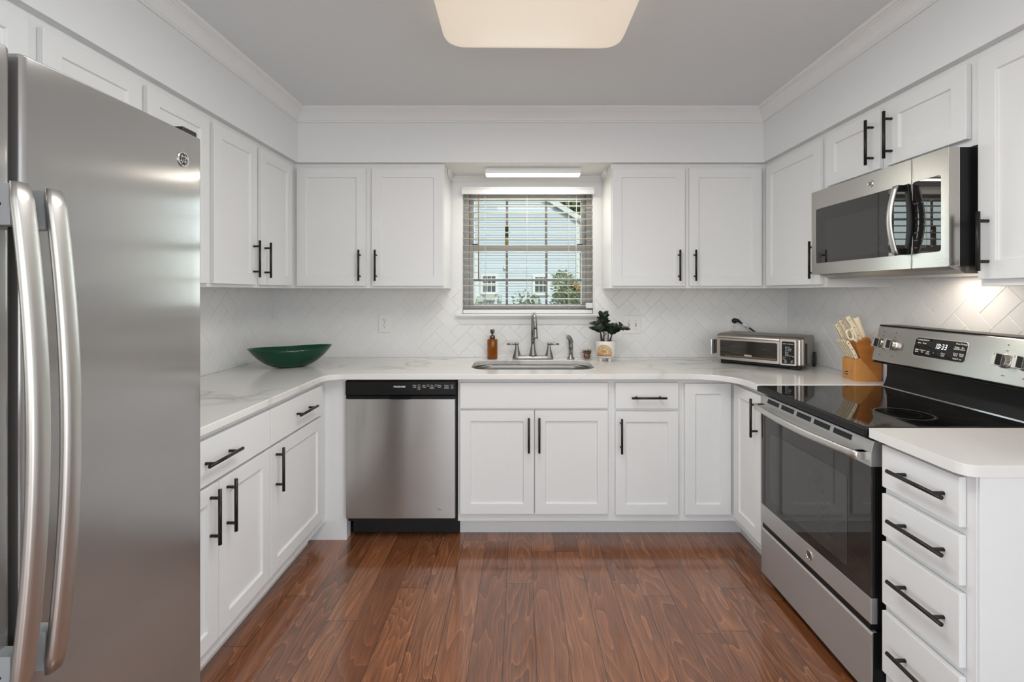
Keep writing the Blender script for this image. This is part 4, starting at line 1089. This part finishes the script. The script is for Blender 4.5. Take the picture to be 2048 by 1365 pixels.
bm = bmesh.new(); lathe(bm, [(.0115, 0), (.0115, .012), (.0095, .016), (0, .016)], (.406, -.0115, .063), 24, axis=(0, -1, 0)); tb('dial', bm, bmatte, cpt)
# door handle reaching out on the left
bm = B((-.034, -.014, -.004, .055, .056, .142)); hd = tb('side_handle', bm, dgrey, bev=.004)
bm = B((-.0385, -.024, -.012, -.003, .050, .146)); tb('handle_plate', bm, chrome, hd, bev=.006, seg=3)
bm = B((-.016, .004, .01, .045, .062, .136)); tb('handle_arm', bm, dgrey, hd)
# side vents, hinge stands, feet
bm = bmesh.new(); prism(bm, rrect(.030, .062, .030, .150, .014, 6), TW - .002, TW + .004, lambda q: (q[2], q[0], q[1])); tb('side_vent', bm, bmatte)
bm = bmesh.new(); prism(bm, rrect(TD - .055, TD - .005, -.0, .085, .018, 6), TW - .004, TW + .010, lambda q: (q[2], q[0], q[1])); tb('rear_stand', bm, bmatte, bev=.003)
bm = bmesh.new(); prism(bm, rrect(TD - .055, TD - .005, -.0, .085, .018, 6), -.010, .004, lambda q: (q[2], q[0], q[1])); tb('rear_stand', bm, bmatte, bev=.003)
tb('base_skirt', B((.03, TW - .03, .006, TD - .03, .012, .030)), bmatte, bev=.003)
for x in (.02, TW - .075):
    tb('foot', B((x, x + .055, .006, .046, 0, .028)), bmatte, bev=.006)
tb('rear_cap', B((TW - .10, TW - .004, TD - .012, TD + .022, .062, .145)), champd, bev=.012, seg=3)
# plug and cord (belongs to the oven)
mi_ = (Matrix.Translation(to.location) @ Matrix.Rotation(TA, 4, 'Z')).inverted()
def W2L(p): return tuple(mi_ @ Vector(p))
bm = bmesh.new(); zq = oz2 + .020
P1 = (ox2 + .0, WB - .030, zq + .004)
tube(bm, [W2L((ox2 - .004, WB - .0135, zq)), W2L((ox2, WB - .022, zq + .001)), W2L(P1), W2L((ox2 + .02, WB - .034, zq + .003)), W2L((ox2 + .035, WB - .036, zq - .010))], [.015, .018, .016, .010, .0065], 12)
plug = tb('plug', bm, bmatte)
bm = bmesh.new(); tube(bm, [W2L((ox2 + .033, WB - .036, zq - .009)), W2L((ox2 + .085, WB - .05, zq - .043)), W2L((ox2 + .125, WB - .06, zq - .075)), W2L((ox2 + .12, WB - .065, zq - .105)), (TW * .62, TD - .01, .10)], .005, 8)
tb('cord', bm, bmatte, plug)
bm = bmesh.new(); tube(bm, [W2L((ox2 + .045, WB - .0395, zq - .017)), W2L((ox2 + .085, WB - .05, zq - .043))], .0066, 8); tb('cord_tag', bm, wplast, plug)

# ================================================================== knife block
kb0 = Vector((1.648, 2.337, CT)); KW = .118
kblock = thing('knife_block', 'honey-coloured wooden knife block on the counter behind the range', 'knife block', kb0)
kwood = wood_mat('block_wood', (.56, .235, .058), (.74, .37, .115), (5, 40, 5))
kwoodd = wood_mat('block_wood_dark', (.42, .145, .03), (.54, .205, .05), (5, 5, 30))
def KT(q): return (kb0.x + q[0] + (q[2] * .145), kb0.y + q[2], kb0.z + q[1])       # (u, z, e) ; e runs towards the back wall
bm = bmesh.new(); prism(bm, [(0, 0), (0, .104), (.029, .113), (.118, .004), (.118, 0)], 0, KW, KT); obj('front_block', bm, kwood, kblock, bev=.002)
bm = bmesh.new(); prism(bm, [(.0285, .1135), (.004, .187), (.068, .216), (.083, .196), (.133, .098), (.133, .012), (.127, 0), (.119, .0)], 0, KW, KT); obj('slanted_block', bm, kwoodd, kblock, bev=.002)
bm = bmesh.new(); KE = KW * .58
def LT(q): return tuple(Vector(KT((0, .030, KE))) + Vector((-.0003 - q[2], -q[0], q[1])))
for k_, (ra, rb_, z_) in enumerate(((.020, .0088, .0006), (.0165, .0066, .0009))):
    bm.faces.new([bm.verts.new(LT((ra * math.cos(2 * PI * k / 32), rb_ * math.sin(2 * PI * k / 32), z_))) for k in range(32)]).material_index = 0 if k_ == 0 else 2
text(bm, 'Oster', lambda q: LT((q[0], q[1], q[2] + .0012)), .0115, mi=1)
obj('logo', bm, [bmatte, printw, bplast], kblock)
cream = M('cream_handle', (.86, .76, .56), .38, var=.02); rivm = M('rivet', (.16, .12, .08), .4, metal=.7); tang = M('blade_steel', (.40, .38, .35), .3, metal=1)
kax = Vector((-.39, 0, .92)).normalized()                       # axis of every handle
kup = Vector((.92, 0, .39)).normalized()
def handle_mesh(L, wd, th, bend=.0, butt=1.15):
    """handle along +z, width in x, thickness in y (scales either side of a steel tang)"""
    out = []
    for y0, y1, mi in ((-th / 2, -.0011, 0), (-.0011, .0011, 1), (.0011, th / 2, 0)):
        bm = bmesh.new()
        n = 10; L_, R_ = [], []
        for k in range(n + 1):
            t_ = k / n; wq = wd * (.82 + .12 * math.sin(PI * t_ * 1.1) + (.22 * max(0, t_ - .72) / .28)) ; cx = -bend * t_ * t_
            L_.append((cx - wq / 2, L * t_)); R_.append((cx + wq / 2, L * t_))
        L_[-1] = (L_[-1][0] + .004, L_[-1][1] - .001); 
        prism(bm, L_ + R_[::-1], y0, y1, lambda q: (q[0], q[2], q[1])); out.append((bm, mi))
    return out
def knife(name, label, u, z, e, L, wd, th, bend=0, group=None, rivets=True, depth=.05):
    base = Vector(KT((u, z, e)))
    t = thing(name, label, 'knife', base, group)
    rot = Matrix((tuple(kup), (0, 1, 0), tuple(kax))).transposed()
    for nm_, b2, in (('handle_scale', handle_mesh(L, wd, th, bend)),):
        for bmx, mi in b2:
            for v in bmx.verts: v.co = rot @ v.co
            obj('tang' if mi else nm_, bmx, tang if mi else cream, t, local=True, bev=0 if mi else .0022)
    if rivets:
        bm = bmesh.new()
        for f in (.18, .52, .85):
            c = rot @ Vector((-bend * f * f, 0, L * f))
            for s in (-1, 1): lathe(bm, [(.0026, 0), (.0022, .0006), (0, .0008)], c + Vector((0, s * th / 2, 0)), 10, axis=(0, s, 0))
        obj('rivets', bm, rivm, t, local=True)
    bm = bmesh.new(); box(bm, -wd * .4, wd * .4, -.0011, .0011, -depth, .0)
    for v in bm.verts: v.co = rot @ v.co
    obj('blade', bm, tang, t, local=True)
    return t
def copy_thing(o, loc, label):
    r = o.copy(); C.objects.link(r); r.location = loc; r['label'] = label
    for ch in o.children:
        c = ch.copy(); C.objects.link(c); c.parent = r
    return r
names = ['first steak knife of the five in the block, nearest the range', 'second of five cream steak knives in the block, counting from the range', 'third, middle one of the five cream steak knives in the block', 'fourth of five cream steak knives in the block, counting from the range', 'fifth steak knife of the five in the block, farthest from the range']
k0 = None
for k in range(5):
    e = .012 + k * .0225
    if k0 is None: k0 = knife('steak_knife', names[0], .0135, .110, e, .100, .0185, .0105, .012, 'steak knives in the block')
    else: copy_thing(k0, Vector(KT((.0135, .110, e))), names[k])
def slant(f): return (.004 + .064 * f, .187 + .029 * f)
u_, z_ = slant(.52); knife('kitchen_knife', 'cream-handled knife with the longest riveted handle, right of the scissors', u_, z_, .028, .132, .025, .018, .016)
u_, z_ = slant(.27); knife('kitchen_knife', 'cream-handled knife standing behind the scissors loop, second from the left at top', u_, z_, .082, .116, .023, .017, .010)
u_, z_ = slant(.02); knife('kitchen_knife', 'leftmost cream-handled knife in the upper tier of the block', u_, z_, .108, .100, .021, .016, .008)
u_, z_ = slant(.45); knife('kitchen_knife', 'cream-handled riveted knife between the scissors and the long-handled knife', u_, z_, .055, .112, .021, .016, .012)
# sharpening steel: plain thick cream handle
u_, z_ = slant(.86); base = Vector(KT((u_, z_, .026)))
t = thing('sharpening_steel', 'thick plain cream handle without rivets at the right of the knife block', 'sharpening steel', base)
bm = bmesh.new(); lathe(bm, [(.010, 0), (.011, .01), (.0125, .05), (.0155, .09), (.016, .104), (.012, .110), (0, .110)], (0, 0, 0), 20, axis=kax); obj('handle', bm, cream, t, local=True)
bm = bmesh.new(); cyl(bm, -kax * .05, kax * .001, .004, 10); obj('rod', bm, tang, t, local=True)
# kitchen scissors
u_, z_ = slant(.20); base = Vector(KT((u_, z_, .0115)))
t = thing('scissors', 'cream-handled kitchen scissors with a big finger loop in the block', 'scissors', base)
rot = Matrix((tuple(kup), (0, 1, 0), tuple(kax))).transposed()
def scl(cx, cz, rx, rz, name):
    bm = bmesh.new(); pts = []
    for k in range(25):
        a = 2 * PI * k / 24; pts.append(rot @ Vector((cx + rx * math.cos(a), 0, cz + rz * math.sin(a))))
    tube(bm, pts, .0045, 10, caps=False); obj(name, bm, cream, t, local=True)
scl(-.019, .046, .014, .026, 'finger_loop')
bm = bmesh.new(); tube(bm, [rot @ Vector(p) for p in ((-.012, 0, .022), (-.004, 0, .008), (.0, 0, -.002))], [.005, .006, .006], 10)
tube(bm, [rot @ Vector(p) for p in ((.0, 0, .0), (.006, -.001, .03), (.004, -.001, .066), (-.004, -.001, .074))], [.006, .007, .007, .005], 10); obj('handle', bm, cream, t, local=True)
bm = bmesh.new(); box(bm, -.006, .006, -.002, .002, -.05, 0)
for v in bm.verts: v.co = rot @ v.co
obj('blade', bm, tang, t, local=True)

# ================================================================== outdoors
def siding_mat():
    m, nt, bs = base_mat('pale_blue_siding'); n = noise(nt, pos(nt), 3, 2)
    lk(nt, mixc(nt, n, (.60, .67, .75), (.64, .70, .77)), bs.inputs['Base Color']); bs.inputs['Roughness'].default_value = .6
    return m
HY = 22.0; hw = siding_mat(); owhite = M('outdoor_white', (.80, .82, .83), .5); dpane = M('house_pane', (.05, .06, .07), .1, spec=.6)
hs = thing('house', 'pale blue clapboard neighbouring house seen through the window blind', 'house', (-1, HY + 3, -.6))
def hx(px): return PX(px, HY)
xr = hx(1158); ez = PZ(440, HY); slope = .63; xap = -3.5; xl = -9.5; zap = ez + (xr - xap) * slope
bm = bmesh.new(); z = -.6; e_ = .118
while z < zap - .1:
    x0, x1 = xl, xr
    zt = z + e_
    if zt > ez:
        x1 = xr - (zt - ez) / slope; x0 = max(xl, xap - (x1 - xap))
    if x1 - x0 < .2: break
    v = [bm.verts.new(p) for p in ((x0, HY - .019, z), (x1, HY - .019, z), (x1, HY - .002, zt), (x0, HY - .002, zt), (x0, HY, z), (x1, HY, z))]
    bm.faces.new([v[0], v[1], v[2], v[3]]); bm.faces.new([v[4], v[5], v[1], v[0]])
    z = zt
box(bm, xl, xr, HY + .0, HY + 7, -.6, ez)
prism(bm, [(xl, ez), (xr, ez), (xap, zap)], HY + .0, HY + 7, lambda q: (q[0], q[2], q[1]))
obj('wall', bm, hw, hs)
bm = bmesh.new(); ov = .16
for s, xe in ((1, xr), (-1, 2 * xap - xr)):
    a = Vector((xe + s * ov, 0, ez - ov * slope)); b = Vector((xap, 0, zap)); n_ = Vector((s * slope, 0, 1)).normalized() * .16
    v = []
    for y in (HY - .10, HY + 7.2):
        v += [bm.verts.new((p.x, y, p.z)) for p in (a, b, b + n_, a + n_)]
    for f in ((0, 1, 2, 3), (4, 7, 6, 5), (0, 4, 5, 1), (1, 5, 6, 2), (2, 6, 7, 3), (3, 7, 4, 0)): bm.faces.new([v[i] for i in f])
obj('roof', bm, M('roof_shingle', (.20, .19, .18), .8), hs)
bm = bmesh.new()
for s, xe in ((1, xr), (-1, 2 * xap - xr)):
    a = Vector((xe + s * ov, 0, ez - ov * slope)); b = Vector((xap, 0, zap)); n_ = Vector((s * slope, 0, 1)).normalized() * .22
    v = []
    for y in (HY - .15, HY - .10): v += [bm.verts.new((p.x, y, p.z)) for p in (a - n_ * .3, b - n_ * .3, b + n_ * .8, a + n_ * .8)]
    for f in ((0, 1, 2, 3), (4, 7, 6, 5), (0, 4, 5, 1), (1, 5, 6, 2), (2, 6, 7, 3), (3, 7, 4, 0)): bm.faces.new([v[i] for i in f])
obj('rake_board', bm, owhite, hs)
obj('corner_board', B((xr - .14, xr + .03, HY - .06, HY + .1, -.6, ez), (hx(950), hx(957), HY - .05, HY, -.6, PZ(508, HY))), owhite, hs)
for a, b, c, d in ((966, 991, 553, 584), (1070, 1094, 555, 586)):
    x0, x1, z0, z1 = hx(a), hx(b), PZ(d, HY), PZ(c, HY)
    f = obj('window', B((x0 - .12, x0, HY - .07, HY, z0 - .1, z1 + .1), (x1, x1 + .12, HY - .07, HY, z0 - .1, z1 + .1), (x0, x1, HY - .07, HY, z1, z1 + .12), (x0 - .05, x1 + .05, HY - .1, HY, z0 - .12, z0), (x0, x1, HY - .06, HY, (z0 + z1) / 2 - .03, (z0 + z1) / 2 + .03),
                     (x0 + (x1 - x0) / 3 - .012, x0 + (x1 - x0) / 3 + .012, HY - .05, HY, z0, z1), (x0 + 2 * (x1 - x0) / 3 - .012, x0 + 2 * (x1 - x0) / 3 + .012, HY - .05, HY, z0, z1), (x0, x1, HY - .05, HY, z0 + .75 * (z1 - z0) - .012, z0 + .75 * (z1 - z0) + .012)), owhite, hs)
    obj('pane', B((x0, x1, HY - .035, HY - .025, z0, z1)), dpane, f)
bm = B((hx(972), hx(990), HY - .28, HY - .02, PZ(601, HY), PZ(588, HY)), (hx(955), hx(967), HY - .2, HY - .02, PZ(604, HY), PZ(592, HY)), (hx(998), hx(1004), HY - .2, HY - .02, PZ(603, HY), PZ(590, HY)), (hx(976), hx(978), HY - .2, HY - .05, -.6, PZ(601, HY)))
obj('utility_box', bm, M('utility_box_beige', (.55, .55, .48), .5), hs)
obj('wall_vent', B((hx(1008), hx(1012), HY - .12, HY - .02, PZ(538, HY), PZ(532, HY)), (hx(950), hx(953), HY - .1, HY - .02, PZ(438, HY), PZ(425, HY))), owhite, hs)
gl = struct('ground', B((-40, 40, WB + .2, 70, -.75, -.6)), leaf_mat('lawn', (.06, .11, .02), (.12, .16, .04), 6, .9))
def foliage(name, label, cat, c, r, n, L, mats, seed, trunk=True, group=None):
    rnd = random.Random(seed); c = Vector(c); r = Vector(r)
    t = thing(name, label, cat, (c.x, c.y, -.6), group)
    bm = bmesh.new(); lobes = [(Vector((rnd.uniform(-.55, .55) * r.x, rnd.uniform(-.55, .55) * r.y, rnd.uniform(-.6, .6) * r.z)), rnd.uniform(.35, .6)) for _ in range(14)]
    for _ in range(n):
        lo_, s = rnd.choice(lobes); d = Vector((rnd.gauss(0, 1), rnd.gauss(0, 1), rnd.gauss(0, 1))).normalized() * rnd.uniform(.6, 1)
        p = c + lo_ + Vector((d.x * r.x, d.y * r.y, d.z * r.z)) * s
        dd = (d + Vector((rnd.uniform(-.7, .7), rnd.uniform(-.7, .7), rnd.uniform(-.5, .6)))).normalized(); u = dd.cross(Vector((rnd.uniform(-1, 1), rnd.uniform(-1, 1), 1))).normalized()
        l = L * rnd.uniform(.6, 1.3); wq = l * .32
        v = [bm.verts.new(p), bm.verts.new(p + dd * l * .5 + u * wq), bm.verts.new(p + dd * l), bm.verts.new(p + dd * l * .5 - u * wq)]
        bm.faces.new(v).material_index = rnd.choice((0, 0, 1))
    obj('foliage', bm, mats, t)
    if trunk:
        bm = bmesh.new()
        for k in range(5):
            e = c + Vector((rnd.uniform(-.5, .5) * r.x, rnd.uniform(-.5, .5) * r.y, rnd.uniform(-.1, .4) * r.z)); tube(bm, [Vector((c.x + (k - 2) * .03 * r.x, c.y, -.6)), (c + Vector((0, 0, -.6 * r.z)) + e) / 2, e], [.06 * r.x, .045 * r.x, .015 * r.x], 7)
        obj('trunk', bm, leaf_mat('bark', (.09, .065, .045), (.16, .12, .085), 8, .8), t)
    return t
g1, g2, g3 = leaf_mat('leaf_mid', (.07, .14, .035), (.17, .25, .08), 1.2), leaf_mat('leaf_dark', (.035, .07, .02), (.09, .14, .05), 1.2), leaf_mat('leaf_pale', (.45, .47, .28), (.28, .36, .14), 3)
BY = 13.5
foliage('shrub', 'dense variegated round bush outside, low at the right of the window', 'shrub', (PX(1135, BY), BY, PZ(600, BY)), (.62, .5, .78), 3200, .10, [g3, g1], 3)
foliage('shrub', 'smaller sprawling bright green bush outside below the window centre', 'shrub', (PX(1055, BY + 2), BY + 2, PZ(625, BY + 2)), (.50, .4, .62), 700, .12, [g1, g3], 5)
foliage('shrub', 'small leafy weed clump outside at the window\'s lower left', 'shrub', (PX(957, BY), BY, PZ(622, BY)), (.5, .3, .28), 200, .12, [leaf_mat('leaf_bright', (.22, .36, .05), (.34, .45, .10), 3), g1], 9)
foliage('tree', 'tall tree outside rising behind the gable of the blue house', 'tree', (5.0, 38, 7.8), (3.6, 2.5, 5.5), 7000, .34, [g1, g2], 11)
foliage('tree', 'leafy tree outside right of the blue house corner', 'tree', (4.35, 31.2, 3.2), (1.35, 1.0, 3.0), 5000, .26, [g2, g1], 12)
